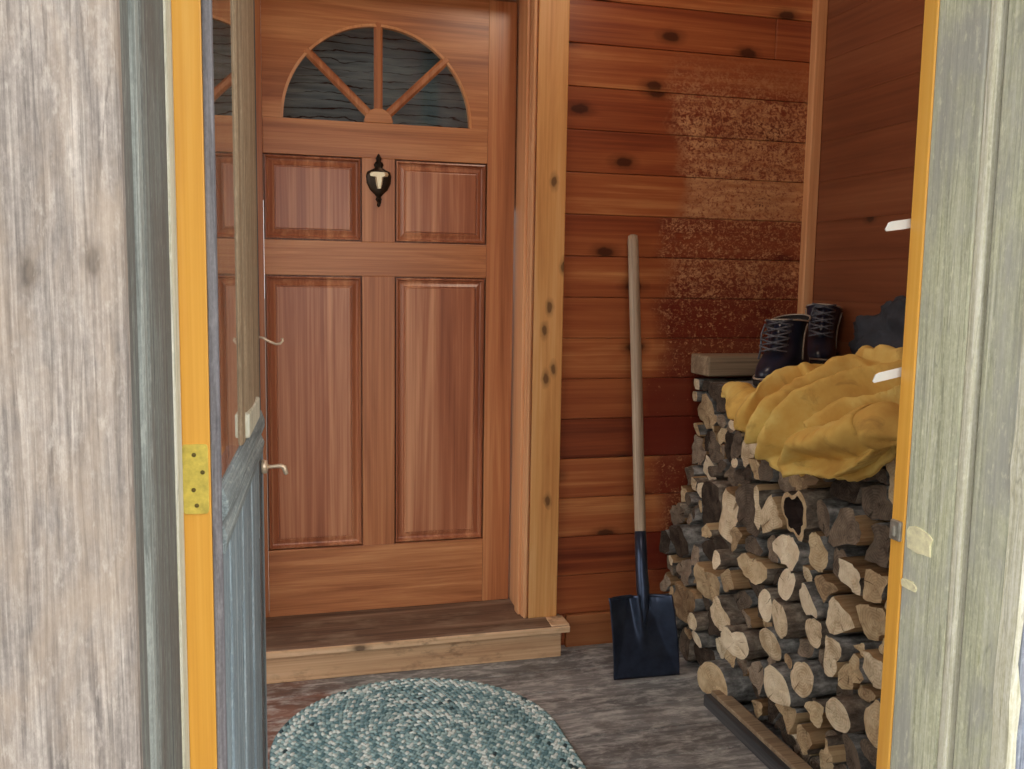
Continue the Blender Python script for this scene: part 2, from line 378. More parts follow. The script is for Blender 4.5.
def cut_end(name, cols, ringdark):
    g = G(name)
    o = g.n('TexCoord').outputs['Object']
    s = g.n('SeparateXYZ', {0: o})
    wob = g.noise(g.coord(rnd=True), 14, 3)
    yz = g.n('CombineXYZ', {0: 0.0, 1: s.outputs[1], 2: s.outputs[2]}).outputs[0]
    r = g.math('ADD', g.n('VectorMath', {0: yz}, operation='LENGTH').outputs['Value'], g.math('MULTIPLY', wob, .016))
    rings = g.math('SINE', g.math('MULTIPLY', r, 900.0))
    ang = g.math('ARCTAN2', s.outputs[1], s.outputs[2])
    crack = g.noise(g.n('CombineXYZ', {0: g.math('MULTIPLY', ang, 2.2), 1: g.math('MULTIPLY', r, 6), 2: g.math('MULTIPLY', g.n('ObjectInfo').outputs['Random'], 50)}).outputs[0], 2.0, 2)
    n = g.noise(g.coord(rnd=True), 22, 5, .65)
    f = g.math('ADD', g.math('MULTIPLY', n, .8), g.math('ADD', g.math('MULTIPLY', rings, .045), g.math('MULTIPLY', g.math('SUBTRACT', g.n('ObjectInfo').outputs['Random'], .5), .3)))
    c = g.ramp(f, [(.2, cols[0]), (.42, cols[1]), (.62, cols[2])])
    ck = g.ramp(crack, [(.66, 0.0), (.72, .75)])
    c = g.mix(ck, c, ringdark)
    return g.out(c, .9, g.math('SUBTRACT', n, ck), .6, .003, spec=.12)
M['end0'] = cut_end('dark_weathered_end', [srgb(52, 44, 38), srgb(84, 72, 62), srgb(116, 102, 88)], srgb(30, 24, 20))
M['end1'] = cut_end('grey_brown_end', [srgb(86, 74, 64), srgb(124, 108, 92), srgb(158, 140, 120)], srgb(46, 38, 32))
M['end2'] = cut_end('tan_end', [srgb(138, 114, 88), srgb(184, 158, 122), srgb(210, 188, 152)], srgb(84, 62, 44))
M['end3'] = cut_end('pale_cut_end', [srgb(176, 152, 120), srgb(218, 198, 166), srgb(234, 218, 190)], srgb(120, 92, 64))
M['rot'] = simple('dark_rotten_heart', srgb(44, 28, 22), .95, 0, 40, .5, .5)
RUGC = [srgb(158, 184, 184), srgb(128, 158, 162), srgb(98, 130, 136), srgb(216, 226, 222), srgb(66, 82, 86)]
for i, c in enumerate(RUGC): M['rug%d' % i] = simple('braided_wool_%s' % ['pale_teal', 'teal', 'deep_teal', 'whitish', 'charcoal'][i], c, .95, 0, 150, .2, .3, spec=.1)
g_ = G('fill_globe_glow'); g_.b.inputs['Emission Color'].default_value = (1, .86, .68, 1); g_.b.inputs['Emission Strength'].default_value = 13.0
M['opal'] = g_.out((.9, .88, .84), .3)
M['ground'] = simple('outside_ground', srgb(150, 146, 138), .95, 0, 4, .2)

# ------------------------------------------------------------------ the setting
YB = 2.893            # face of the back wall boards
XR = 1.862            # right side wall
XL = -1.05            # left side wall (hidden behind the open door)
YF = 1.07             # inner face of the front wall
CZ = 2.62             # ceiling
PITCHB, Z0B = .1354, .1138
def rows(zmax):
    z = Z0B
    while z < zmax: yield z, min(z+PITCHB, zmax); z += PITCHB

fl = MB(); y = .68
while y < YB+.02:
    fl.box(XL-.1, XR+.05, y+.0015, min(y+.145, YB+.1)-.0015, -.03, 0); y += .145
fl.box(XL-.1, XR+.05, .68, YB+.1, -.06, -.012)
struct(fl.build('floor', M['floor'], bevel=.002), 'worn grey and brown board floor of the entry porch', 'floor')
struct(MB().box(XL-.1, XR+.1, .8, 3.3, CZ, CZ+.05).build('ceiling', M['plain']), 'board ceiling of the entry porch', 'ceiling')

bw = MB()
for k, (a, b) in enumerate(rows(CZ)):
    if k == 14: xs = [.945, 1.69, XR]
    else: xs = [.945, XR]
    for x0, x1 in zip(xs, xs[1:]): bw.box(x0+.0006, x1-.0006, YB, YB+.03, a+.0008, b-.0008)
bw.box(.93, XR+.02, YB+.008, YB+.06, .0, CZ)
for k, (a, b) in enumerate(rows(CZ)):
    bw.box(XL, -.215, YB, YB+.03, a+.0008, b-.0008)
bw.box(XL, -.20, YB+.008, YB+.06, 0, CZ)
bw.box(-.21, .945, YB, YB+.06, 2.26, CZ)
struct(bw.build('wall_back', M['siding'], bevel=.0035), 'red-brown board wall with peeling varnish behind the shovel and woodpile', 'wall')
struct(MB().box(.985, XR, YB-.012, YB+.02, 0, .112).build('baseboard_back', M['base'], bevel=.003), 'wide pine base board at the foot of the back wall', 'baseboard')

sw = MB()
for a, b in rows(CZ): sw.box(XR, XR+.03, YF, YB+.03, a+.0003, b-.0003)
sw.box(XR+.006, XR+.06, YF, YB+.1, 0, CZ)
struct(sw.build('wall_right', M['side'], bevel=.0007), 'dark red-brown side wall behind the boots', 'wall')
struct(MB().box(1.822, XR, 2.857, YB, .0, CZ).build('trim_1', M['jamb_in'], bevel=.004), 'narrow wooden corner post where back and side walls meet', 'trim')

# left wall, unseen; its wide opening is added to brighten the interior
lw = MB()
lw.box(XL-.06, XL, YF, YB+.1, 0, .35).box(XL-.06, XL, YF, YB+.1, 2.5, CZ).box(XL-.06, XL, YF, 1.15, .35, 2.5).box(XL-.06, XL, 2.84, YB+.1, .35, 2.5)
struct(lw.build('wall_left', M['plain'], bevel=.002), 'left porch wall with a wide opening added for daylight', 'wall')

# front wall round the doorway; gap at its left end added for daylight
fw = MB()
fw.box(XL-.06, -.50, .90, YF, 0, .7).box(XL-.06, -.50, .90, YF, 2.45, CZ).box(-.50, -.135, .90, YF, 0, CZ).box(-.135, .87, .90, YF, 2.08, CZ).box(.87, XR+.06, .90, YF, 0, CZ)
fw.box(XL-.06, -.95, .90, YF, .7, 2.45)
struct(fw.build('wall_front', M['plain']), 'front porch wall round the doorway', 'wall')

# left outer boards: rough plank, mossy stepped jamb
struct(MB().box(-.55, -.092, .680, .705, -.1, 2.6).build('trim_2', M['plank'], bevel=.006), 'rough weathered grey plank at the outer edge of the doorway', 'trim')
j = MB()
j.box(-.17, -.095, .705, .768, -.02, 2.6)
j.box(-.17, -.0965, .800, .812, -.02, 2.6)
j.box(-.17, -.0915, .812, 1.000, -.02, 2.6)
o = struct(j.build('trim_3', M['jamb_green'], bevel=.003), 'mossy grey-green stepped door jamb on the hinge side', 'trim')
tag(MB().box(-.17, -.0912, .768, .800, -.02, 2.6).build('bead', M['jamb_bead'], o, bevel=.006), 'paler rounded bead')
tag(MB().box(-.17, -.0895, 1.002, 1.066, -.02, 2.6).build('stop_edge', M['jamb_edge'], o, bevel=.004), 'bleached edge strip')
struct(MB().box(-.17, .90, .72, .92, 2.06, 2.62).build('trim_7', M['jamb_green'], bevel=.004), 'grey head board over the doorway', 'trim')

# right jamb
XJ = .84
o = struct(MB().box(XJ, .93, .955, 1.043, -.02, 2.6).build('trim_4', M['jamb_pale'], bevel=.003), 'pale grey-green weathered jamb on the latch side', 'trim')
MB().box(XJ-.0005, .93, .938, .9545, -.02, 2.6).build('bleached_edge', M['jamb_edge'], o, bevel=.004)
MB().box(XJ+.012, .93, .928, .938, -.02, 2.6).build('groove', M['darkstile'], o)
MB().box(XJ+.001, .93, .866, .928, -.02, 2.6).build('outer_board', M['jamb_pale'], o, bevel=.004)
tag(MB().box(XJ-.001, .93, 1.043, 1.070, -.02, 2.6).build('rebate', M['amber'], o, bevel=.002), 'amber varnished rebate')
# scars where an old latch sat
def scar(cy, cz, w, h, seed):
    r = random.Random(seed); p = []
    for k in range(16):
        t = 2*math.pi*k/16; q = (abs(math.cos(t))**5+abs(math.sin(t))**5)**(-.2)
        q *= r.uniform(.86, 1.1); p.append((cy+math.cos(t)*q*w, cz+math.sin(t)*q*h))
    return MB().prism(p, lambda a, b: (XJ-.0025, a, b), lambda a, b: (XJ+.004, a, b))
tag(scar(1.012, .914, .024, .017, 3).build('latch_scar', M['filler'], o), 'pale raw wood scar')
tag(scar(1.026, .848, .014, .006, 5).build('latch_scar', M['filler'], o), 'small pale raw wood scar')
kp = MB().box(XJ-.006, XJ+.004, 1.046, 1.067, .902, .930); kp.box(XJ-.010, XJ-.005, 1.052, 1.060, .908, .924)
tag(kp.build('keeper', M['keeper'], o, bevel=.002), 'small metal latch keeper')
# rough outer plank on the right, with a bleached ragged edge
pl = MB(); r = random.Random(4); N_ = 60
a = []
for k in range(N_):
    z = -.1+2.7*k/(N_-1); a.append((XJ-.004+r.uniform(0, .005), z))
o = struct(MB().box(XJ+.008, 1.3, .840, .866, -.1, 2.6).build('trim_5', M['blueplank'], bevel=.004), 'blue-grey rough outer plank on the latch side', 'trim')
vs = []
for x, z in a: vs += [(x, .866, z), (x+.001, .842, z), (XJ+.006+r.uniform(-.004, .005), .838, z), (XJ+.008, .866, z)]
rg = MB().rings([vs[4*k:4*k+4] for k in range(N_)]); rg.build('bleached_edge', M['jamb_edge'], o)

struct(MB().box(-60, 60, -60, 60, -.16, -.14).build('ground', M['ground']), 'ground outside the porch', 'ground')

# step and sill under the inner door
sl = MB().hexa([(-.45, 2.795, .088), (.962, 2.795, .088), (-.45, 3.10, .08), (.962, 3.10, .08), (-.45, 2.795, .113), (.962, 2.795, .113), (-.45, 3.10, .130), (.962, 3.10, .130)])
o = struct(sl.build('trim_6', M['tread'], bevel=.004), 'worn sloping door sill over a pale pine riser', 'sill')
MB().box(-.45, .945, 2.812, 2.86, 0, .088).build('riser', M['riser'], o, bevel=.003)
MB().box(-.452, .968, 2.789, 2.797, .090, .112).build('nosing', M['riser'], o, bevel=.003)
MB().box(.905, .968, 2.797, 2.880, .090, .1175).build('sill_horn', M['riser'], o, bevel=.003)

# inner door casing and jamb
o = struct(MB().box(.845, .947, 2.872, 2.905, .117, 2.62).build('trim_8', M['casing'], bevel=.004), 'knotty pine casing board right of the inner door', 'trim')
jm = MB().box(.8275, .842, 2.889, 3.10, .118, 2.3); jm.build('jamb', M['jamb_in'], o, bevel=.003)
MB().box(.817, .8285, 2.905, 2.950, .121, 2.19).build('stop_bead', M['jamb_in'], o, bevel=.003)
MB().box(.829, .8405, 2.868, 2.884, .119, 2.28).build('inner_bead', M['jamb_in'], o, bevel=.005)
o = struct(MB().box(-.220, -.122, 2.872, 2.905, .117, 2.62).build('trim_9', M['casing'], bevel=.004), 'pine casing board left of the inner door', 'trim')
MB().box(-.118, -.094, 2.885, 3.10, .118, 2.3).build('jamb', M['jamb_in'], o, bevel=.003)
o = struct(MB().box(-.118, .848, 2.885, 3.10, 2.166, 2.19).build('trim_10', M['jamb_in'], bevel=.003), 'head jamb over the inner door', 'trim')
MB().box(-.122, .850, 2.872, 2.905, 2.19, 2.30).build('head_casing', M['casing'], o, bevel=.004)

# added globe light, out of view, to brighten the porch interior
lamp = tag(empty('added_fill_light', (1.0, 1.95, CZ)), 'added unseen globe light that brightens the porch from the ceiling', 'fill light')
MB().lathe([(.001, 0), (.075, 0), (.078, -.02), (.05, -.035), (.001, -.035)]).build('base', M['white'], lamp, smooth=True)
MB().lathe([(.05, -.030), (.10, -.055), (.125, -.11), (.12, -.165), (.08, -.215), (.001, -.235)], seg=28).build('globe', M['opal'], lamp, smooth=True)

# ------------------------------------------------------------------ inner door
XD, YD, ZD = .3647, 3.045, .128
TH = .044
d = struct(empty('door_1', (XD, YD, ZD)), 'varnished wooden front door with a fan window and four raised panels', 'door')
def L(x0, x1, y0, y1, z0, z1): return MB().box(x0, x1, y0, y1, z0-ZD, z1-ZD)
za, zu1, zu0, zl1, zl0 = 1.7456, 1.6345, 1.3668, 1.2559, .353
L(-.457, -.362, 0, TH, ZD, 2.160).build('stile', M['door'], d, bevel=.0015)
L(.362, .457, 0, TH, ZD, 2.160).build('stile', M['door'], d, bevel=.0015)
L(-.0535, .0535, 0, TH, zl0, zl1).build('mullion', M['door'], d, bevel=.0015)
L(-.0535, .0535, 0, TH, zu0, zu1).build('mullion', M['door'], d, bevel=.0015)
L(-.3615, .3615, 0, TH, ZD, zl0).build('rail', M['door_rail'], d, bevel=.0015)
L(-.3615, .3615, 0, TH, zl1, zu0).build('rail', M['door_rail'], d, bevel=.0015)
L(-.3615, .3615, 0, TH, zu1, za).build('rail', M['door_rail'], d, bevel=.0015)
RA = .307
tb = MB(); n = 40
front, back = [], []
arc = [(RA*math.cos(math.pi*k/n), RA*math.sin(math.pi*k/n)) for k in range(n+1)]
def outer(x, z):
    hx, hz = .3615, 2.160-za
    t = min(hx/abs(x) if abs(x) > 1e-6 else 1e9, hz/z if z > 1e-6 else 1e9)
    return (x*t, z*t)
vs, fs = [], []
crn = math.atan2(2.160-za, .3615)
angs = sorted([math.pi*k/n for k in range(n+1)]+[crn, math.pi-crn])
arc = [(RA*math.cos(t), RA*math.sin(t)) for t in angs]; n = len(arc)-1
for (x, z) in arc:
    X, Z = outer(x, z)
    for yy in (0, TH): vs += [(x, yy, z+za-ZD), (X, yy, Z+za-ZD)]
for k in range(n):
    a, b = 4*k, 4*k+4
    fs += [(a, a+1, b+1, b), (a+2, b+2, b+3, a+3), (a, b, b+2, a+2), (a+1, a+3, b+3, b+1)]
fs += [(0, 2, 3, 1), (4*n, 4*n+1, 4*n+3, 4*n+2)]
tb.add(vs, fs); tb.build('top_panel', M['door_rail'], d)
def raised(x0, x1, z0, z1, name):
    m = MB(); vs = []; fs = []
    prof = [(0, .024), (.0045, .024), (.005, .004), (.009, .003), (.014, .015), (.018, .016), (.031, .010), (.034, .012), (.0355, .012), (.037, .007), (.039, .0065)]
    for ins, dep in prof:
        vs += [(x0+ins, dep, z0+ins-ZD), (x1-ins, dep, z0+ins-ZD), (x1-ins, dep, z1-ins-ZD), (x0+ins, dep, z1-ins-ZD)]
    for k in range(len(prof)-1):
        for q in range(4):
            a, b = 4*k+q, 4*k+(q+1) % 4; fs.append((a, b, b+4, a+4))
    k = 4*(len(prof)-1); fs.append((k, k+1, k+2, k+3))
    # back face so that the panel is solid
    o_ = len(vs); vs += [(x0, .034, z0-ZD), (x1, .034, z0-ZD), (x1, .034, z1-ZD), (x0, .034, z1-ZD)]
    fs.append((o_, o_+3, o_+2, o_+1)); fs += [(q, o_+q, o_+(q+1) % 4, (q+1) % 4) for q in range(4)]
    m.add(vs, fs); return m.build(name, M['door_panel'], d)
for sx in (-1, 1):
    x0, x1 = sorted((sx*.0535, sx*.3615))
    raised(x0, x1, zu0, zu1, 'upper_panel'); raised(x0, x1, zl0, zl1, 'lower_panel')
# fan window: pane, glazing bars, hub, arch bead
def half(R, y0, y1, n=32, zb=0.0):
    p = [(R*math.cos(math.pi*k/n), R*math.sin(math.pi*k/n)+zb) for k in range(n+1)]
    return MB().prism(p, lambda a, b: (a, y0, b+za-ZD), lambda a, b: (a, y1, b+za-ZD))
half(RA-.001, .020, .025).build('glass', M['pane_fan'], d)
def arcband(r0, r1, y0, y1, n=40):
    m = MB(); R_ = []
    for k in range(n+1):
        t = math.pi*k/n; c, s_ = math.cos(t), math.sin(t)
        R_.append([(r0*c, y0, r0*s_+za-ZD), (r1*c, y0+.004, r1*s_+za-ZD), (r1*c, y1, r1*s_+za-ZD), (r0*c, y1, r0*s_+za-ZD)])
    return m.rings(R_)
arcband(RA-.009, RA+.003, -.003, .019).build('arch_bead', M['jamb_in'], d)
for ang in (44, 90, 137):
    t = math.radians(ang); c, s_ = math.cos(t), math.sin(t); w = .0135
    def P(r, u, yy): return (r*c-u*s_, yy, r*s_+u*c+za-ZD)
    m = MB(); R_ = []
    for r in (.035, RA+.004):
        R_.append([P(r, -w, .018), P(r, -w, .004), P(r, -w*.45, -.003), P(r, w*.45, -.003), P(r, w, .004), P(r, w, .018)])
    m.rings(R_).build('glazing_bar', M['door'], d)
half(.047, -.004, .019, 20).build('hub', M['door_rail'], d, bevel=.004)
# knocker
kz = 1.567-ZD
k = MB()
ur = [(-.0, -.088), (.006, -.083), (.004, -.072), (.011, -.064), (.007, -.056), (.014, -.047), (.028, -.034), (.039, -.012), (.041, .010), (.037, .024), (.022, .031), (.012, .037), (.016, .046), (.012, .054), (.007, .058), (.010, .066), (.005, .076), (0, .082)]
R_ = []
half_ = [(max(r, .0008), h) for r, h in ur]
k.rings([[(r*math.cos(2*math.pi*q/16), -.002-abs(math.sin(2*math.pi*q/16))*min(r, .02)*.55, h+kz) for q in range(16)] for r, h in half_])
kp = k.build('knocker', M['bronze'], d, smooth=True); tag(kp, 'dark bronze urn door knocker')
kk = MB()
kk.rings([[(x*w_, -.019+yy, h+kz) for x, yy in ((-1, .004), (-.6, -.003), (.6, -.003), (1, .004))] for w_, h in ((.006, -.030), (.010, -.016), (.012, -.002), (.013, .006), (.028, .009), (.030, .016), (.026, .022))])
tag(kk.build('knocker_emblem', M['gold'], kp), 'pale brass centre')
tag(MB().tube([(-.004, -.012, kz-.062), (-.004, -.020, kz-.074), (.0, -.022, kz-.086), (.004, -.020, kz-.074), (.004, -.012, kz-.062)], .0028, 8).build('striker', M['bronze'], kp, smooth=True))
# boards seen through the fan window
struct(MB().box(-.1, .84, 3.16, 3.19, 1.5, 2.3).build('wall_inside', M['fanboard']), 'grey weathered boards seen through the fan window', 'wall')

# ------------------------------------------------------------------ outer door, swung open into the porch
TILT = math.radians(3.75)
HX, HY = -.050, 1.072
DW, DT = .66, .041
d2 = struct(empty('door_2', (HX, HY, 0), (0, 0, -TILT)), 'weathered blue-grey outer door with amber hinge edge standing open', 'door')
# local: x = 0 is the visible face (door body at x<0), y runs from hinge edge to free edge
def D(x0, x1, y0, y1, z0, z1): return MB().box(x0, x1, y0, y1, z0, z1)
zs = 1.012
D(-DT, -.0105, 0, .004, .02, 2.05).build('hinge_edge', M['amber'], d2, bevel=.0015)
D(-.0105, 0, 0, .014, .02, 2.05).build('face_edge', M['stop_grey'], d2, bevel=.002)
D(-DT, -.0105, .004, .014, .02, 2.05).build('stile', M['darkstile'], d2)
D(-DT, -.001, .615, DW, .02, 2.05).build('stile', M['darkstile'], d2, bevel=.003)
D(-DT, 0, .014, .615, 1.93, 2.05).build('rail', M['darkstile'], d2, bevel=.002)
D(-.006, -.002, .014, .262, zs, 1.93).build('pane', M['pane'], d2)
mu = MB()
pr = [(-DT, .262), (-.0015, .262), (.0015, .270), (.002, .300), (-.001, .306), (.0035, .325), (.006, .38), (.0055, .44), (.003, .49), (-.001, .498), (.001, .51), (.001, .600), (-.002, .6145), (-DT, .6145)]
mu.prism(pr, lambda a, b: (a, b, zs), lambda a, b: (a, b, 1.93))
tag(mu.build('wide_stile', M['moulding'], d2, bevel=.0008), 'bare grey-brown wood beside the pane')
tag(MB().box(-.002, .0085, .30, .50, zs+.004, zs+.040).build('corner_block', M['jamb_edge'], d2, bevel=.003), 'bleached corner block')
# sloping sill mouldings under the panes
sl = MB().prism([(-.020, zs+.002), (.001, zs-.002), (.007, zs-.020), (.007, zs-.032), (-.001, zs-.044), (.006, zs-.060), (.003, zs-.080), (-.020, zs-.086), (-.035, zs-.04)], lambda a, b: (a, .008, b), lambda a, b: (a, .640, b))
sl.build('sill_moulding', M['sill_blue'], d2, bevel=.002)
D(-DT, -.003, .014, .615, .78, zs-.03).build('rail', M['door_blue'], d2)
pb = MB(); y = .012
wd = [.095, .055, .12, .05, .11, .06, .12, .085]
for w_ in wd:
    pb.box(-.022, -.001-.003*(len(pb.v) % 16 == 0), y, y+w_-.004, .05, zs-.086); y += w_
pb.box(-DT, -.010, .014, .615, .05, .80)
pb.build('panel_boards', M['door_blue'], d2, bevel=.003)
br = MB().hexa([(-.002, .03, .60), (.004, .03, .60), (-.002, .60, .90), (.004, .60, .90), (-.002, .03, .635), (.004, .03, .635), (-.002, .60, .925), (.004, .60, .925)])
hp = MB(); r0 = 0
pts = []
for q in range(24):
    t = 2*math.pi*q/24; cq = abs(math.cos(t))**.16*math.copysign(1, math.cos(t)); sq = abs(math.sin(t))**.16*math.copysign(1, math.sin(t))
    pts.append((-.0268+cq*.0140, 1.022+sq*.040))
hp.prism(pts, lambda a, b: (a, -.0022, b), lambda a, b: (a, .002, b))
hg = tag(hp.build('hinge_plate', M['brass_dull'], d2, bevel=.0008), 'yellow brass plate')
for (a, b) in ((-.028, 1.050), (-.019, 1.030), (-.029, 1.010), (-.026, .992)):
    MB().lathe([(.0001, -.0032), (.0022, -.0030), (.0027, -.002)], (a, 0, b), 'Y', 10).build('screw', M['screw'], hg)
# thumb latch and hook near the free edge
lk = MB().lathe([(.001, .012), (.012, .010), (.013, .002), (.012, 0)], (0, .640, .905), 'X', 16)
lk.tube([(.004, .640, .905), (.018, .640, .905), (.034, .640, .906), (.040, .640, .903), (.043, .640, .893), (.045, .640, .890)], [.0045, .0035, .0042, .005, .0045, .003], 10)
tag(lk.build('latch_handle', M['white_metal'], d2, smooth=True), 'worn brass latch handle')
tag(MB().tube([(-.004, .64, 1.142), (.006, .64, 1.140), (.018, .64, 1.133), (.028, .64, 1.129), (.036, .64, 1.130), (.040, .64, 1.135), (.039, .64, 1.140)], .0024, 8).build('hook', M['white_metal'], d2, smooth=True), 'thin metal hook')

# ------------------------------------------------------------------ shovel leaning on the wall
foot, head_ = Vector((1.150, 2.592, .002)), Vector((1.180, 2.866, 1.405))
zax = (head_-foot).normalized(); LEN = (head_-foot).length
yax = Vector((0, 1, 0)); yax = (yax-zax*yax.dot(zax)).normalized(); xax = yax.cross(zax)
sh = tag(empty('shovel', foot), 'long-handled square-mouth shovel with black blade leaning on the board wall', 'shovel')
sh.rotation_euler = Matrix((xax, yax, zax)).transposed().to_euler()
BL = .262
def blade(u, v):
    x = (u-.5)*2; z = v*BL
    hw = .113-.006*v
    c = 1.0-.66*min(1, v/.92)**.8
    side = max(0.0, abs(x)-c)/max(.12, 1-c)
    y = -side*.046*min(1, v/.92)**.8
    y += -.018*math.sin(math.pi*min(1, v))*.4
    # centre ridge running down from the socket
    rid = math.exp(-(x/.13)**2)*max(0.0, (v-.34)/.66)**.8*.026
    sw = math.exp(-((abs(x)-.42)/.14)**2)*max(0.0, (v-.55)/.45)*.008
    y -= rid+sw
    top = BL-.010*(1-abs(x))**.5*0
    return (x*hw+(.45-v)*.034-.004, y, z if v < .999 else z-.012*max(0, .5-abs(abs(x)-.5)))
b = MB().grid(blade, 41, 29)
# rolled step along the top edge
bo = b.build('blade', M['black_steel'], sh, smooth=True, thick=.004)
for sx in (-1, 1):
    pts = [(sx*(.020+.080*q/6)-.0215, -.012-.026*(q/6)**2, BL-.004-.002*q/6) for q in range(7)]
    MB().tube(pts, [.006]*6+[.004], 8).build('step_edge', M['black_steel'], sh, smooth=True)
MB().tube([(0, -.013, BL*.62), (0, -.014, BL*.85), (0, -.010, BL+.02), (0, -.004, BL+.07), (0, 0, BL+.20)], [.004, .017, .021, .0195, .0185], 16).build('socket', M['black_steel'], sh, smooth=True)
hd = MB().tube([(0, 0, BL+.12), (0, 0, BL+.21), (0, 0, .62), (.001, 0, .95), (.0, 0, 1.30), (0, 0, LEN-.02), (0, 0, LEN-.004), (0, 0, LEN)], [.0165, .0180, .0182, .0180, .0178, .0176, .016, .010], 16)
hd.build('handle', M['ash'], sh, smooth=True)

# ------------------------------------------------------------------ braided oval rug
def rug():
    cx, y0, y1 = .392, 1.80, 2.352
    m = MB(); ro = .400; pitch = .0195
    nr = int(ro/pitch)
    rnd = random.Random(5)
    bands = [0, 1, 0, 2, 0, 0, 1, 3, 0, 1, 2, 0, 0, 1, 0, 2, 1, 0, 3, 0, 1, 0, 0, 1, 2, 0]
    STR = {0: (0, 3, 1), 1: (1, 0, 2), 2: (2, 0, 1), 3: (3, 0, 3)}
    tmpl = []
    for (h, r) in ((-.35, .75), (.25, 1.0), (.85, .55)):
        tmpl.append([(r*math.cos(2*math.pi*k/6), r*math.sin(2*math.pi*k/6), h) for k in range(6)])
    for i in range(nr):
        r = (i+.5)*pitch
        straight = y1-y0; per = 2*straight+2*math.pi*r
        n = max(8, int(per/.0205))
        base = bands[i % len(bands)]
        for q in range(n):
            for side in (-1, 1):
                s_ = (q+(.5 if side > 0 else 0))/n*per
                if s_ < straight: p, t = (cx+r, y0+s_), (0, 1)
                elif s_ < straight+math.pi*r:
                    a = (s_-straight)/r; p, t = (cx+r*math.cos(a), y1+r*math.sin(a)), (-math.sin(a), math.cos(a))
                elif s_ < 2*straight+math.pi*r: p, t = (cx-r, y1-(s_-straight-math.pi*r)), (0, -1)
                else:
                    a = math.pi+(s_-2*straight-math.pi*r)/r; p, t = (cx+r*math.cos(a), y0+r*math.sin(a)), (-math.sin(a), math.cos(a))
                nx, ny = t[1], -t[0]
                c0 = (p[0]+nx*side*pitch*.24, p[1]+ny*side*pitch*.24)
                ang = math.radians(32)*side
                d_ = (t[0]*math.cos(ang)-t[1]*math.sin(ang), t[0]*math.sin(ang)+t[1]*math.cos(ang))
                e_ = (-d_[1], d_[0])
                m.cur = rnd.choices([STR[base][(2*q+(side > 0)+i) % 3], 0, 1, 3, 4], [9, .8, .8, .5, .12])[0]
                A, B, H = .0118, .0064, .0062
                vs = []
                for ring in tmpl:
                    for (a, b, h) in ring:
                        vs.append((c0[0]+d_[0]*a*A+e_[0]*b*B, c0[1]+d_[1]*a*A+e_[1]*b*B, .0045+h*H))
                fs = [(l*6+k, l*6+(k+1) % 6, (l+1)*6+(k+1) % 6, (l+1)*6+k) for l in range(2) for k in range(6)]+[tuple(12+k for k in range(6))]
                m.add(vs, fs)
    # backing
    m.cur = 2
    N = 40
    pol = [(cx+(ro-.006)*math.cos(math.pi*k/N), y1+(ro-.006)*math.sin(math.pi*k/N)) for k in range(N+1)]+[(cx-(ro-.006)*math.cos(math.pi*k/N), y0-(ro-.006)*math.sin(math.pi*k/N)) for k in range(N+1)]
    m.prism(pol, lambda a, b: (a, b, .0005), lambda a, b: (a, b, .0045))
    return m
o = rug().build('braided_rug', [M['rug%d' % i] for i in range(5)], smooth=True)
tag(o, 'oval braided teal and white rug on the floor before the door step', 'rug')

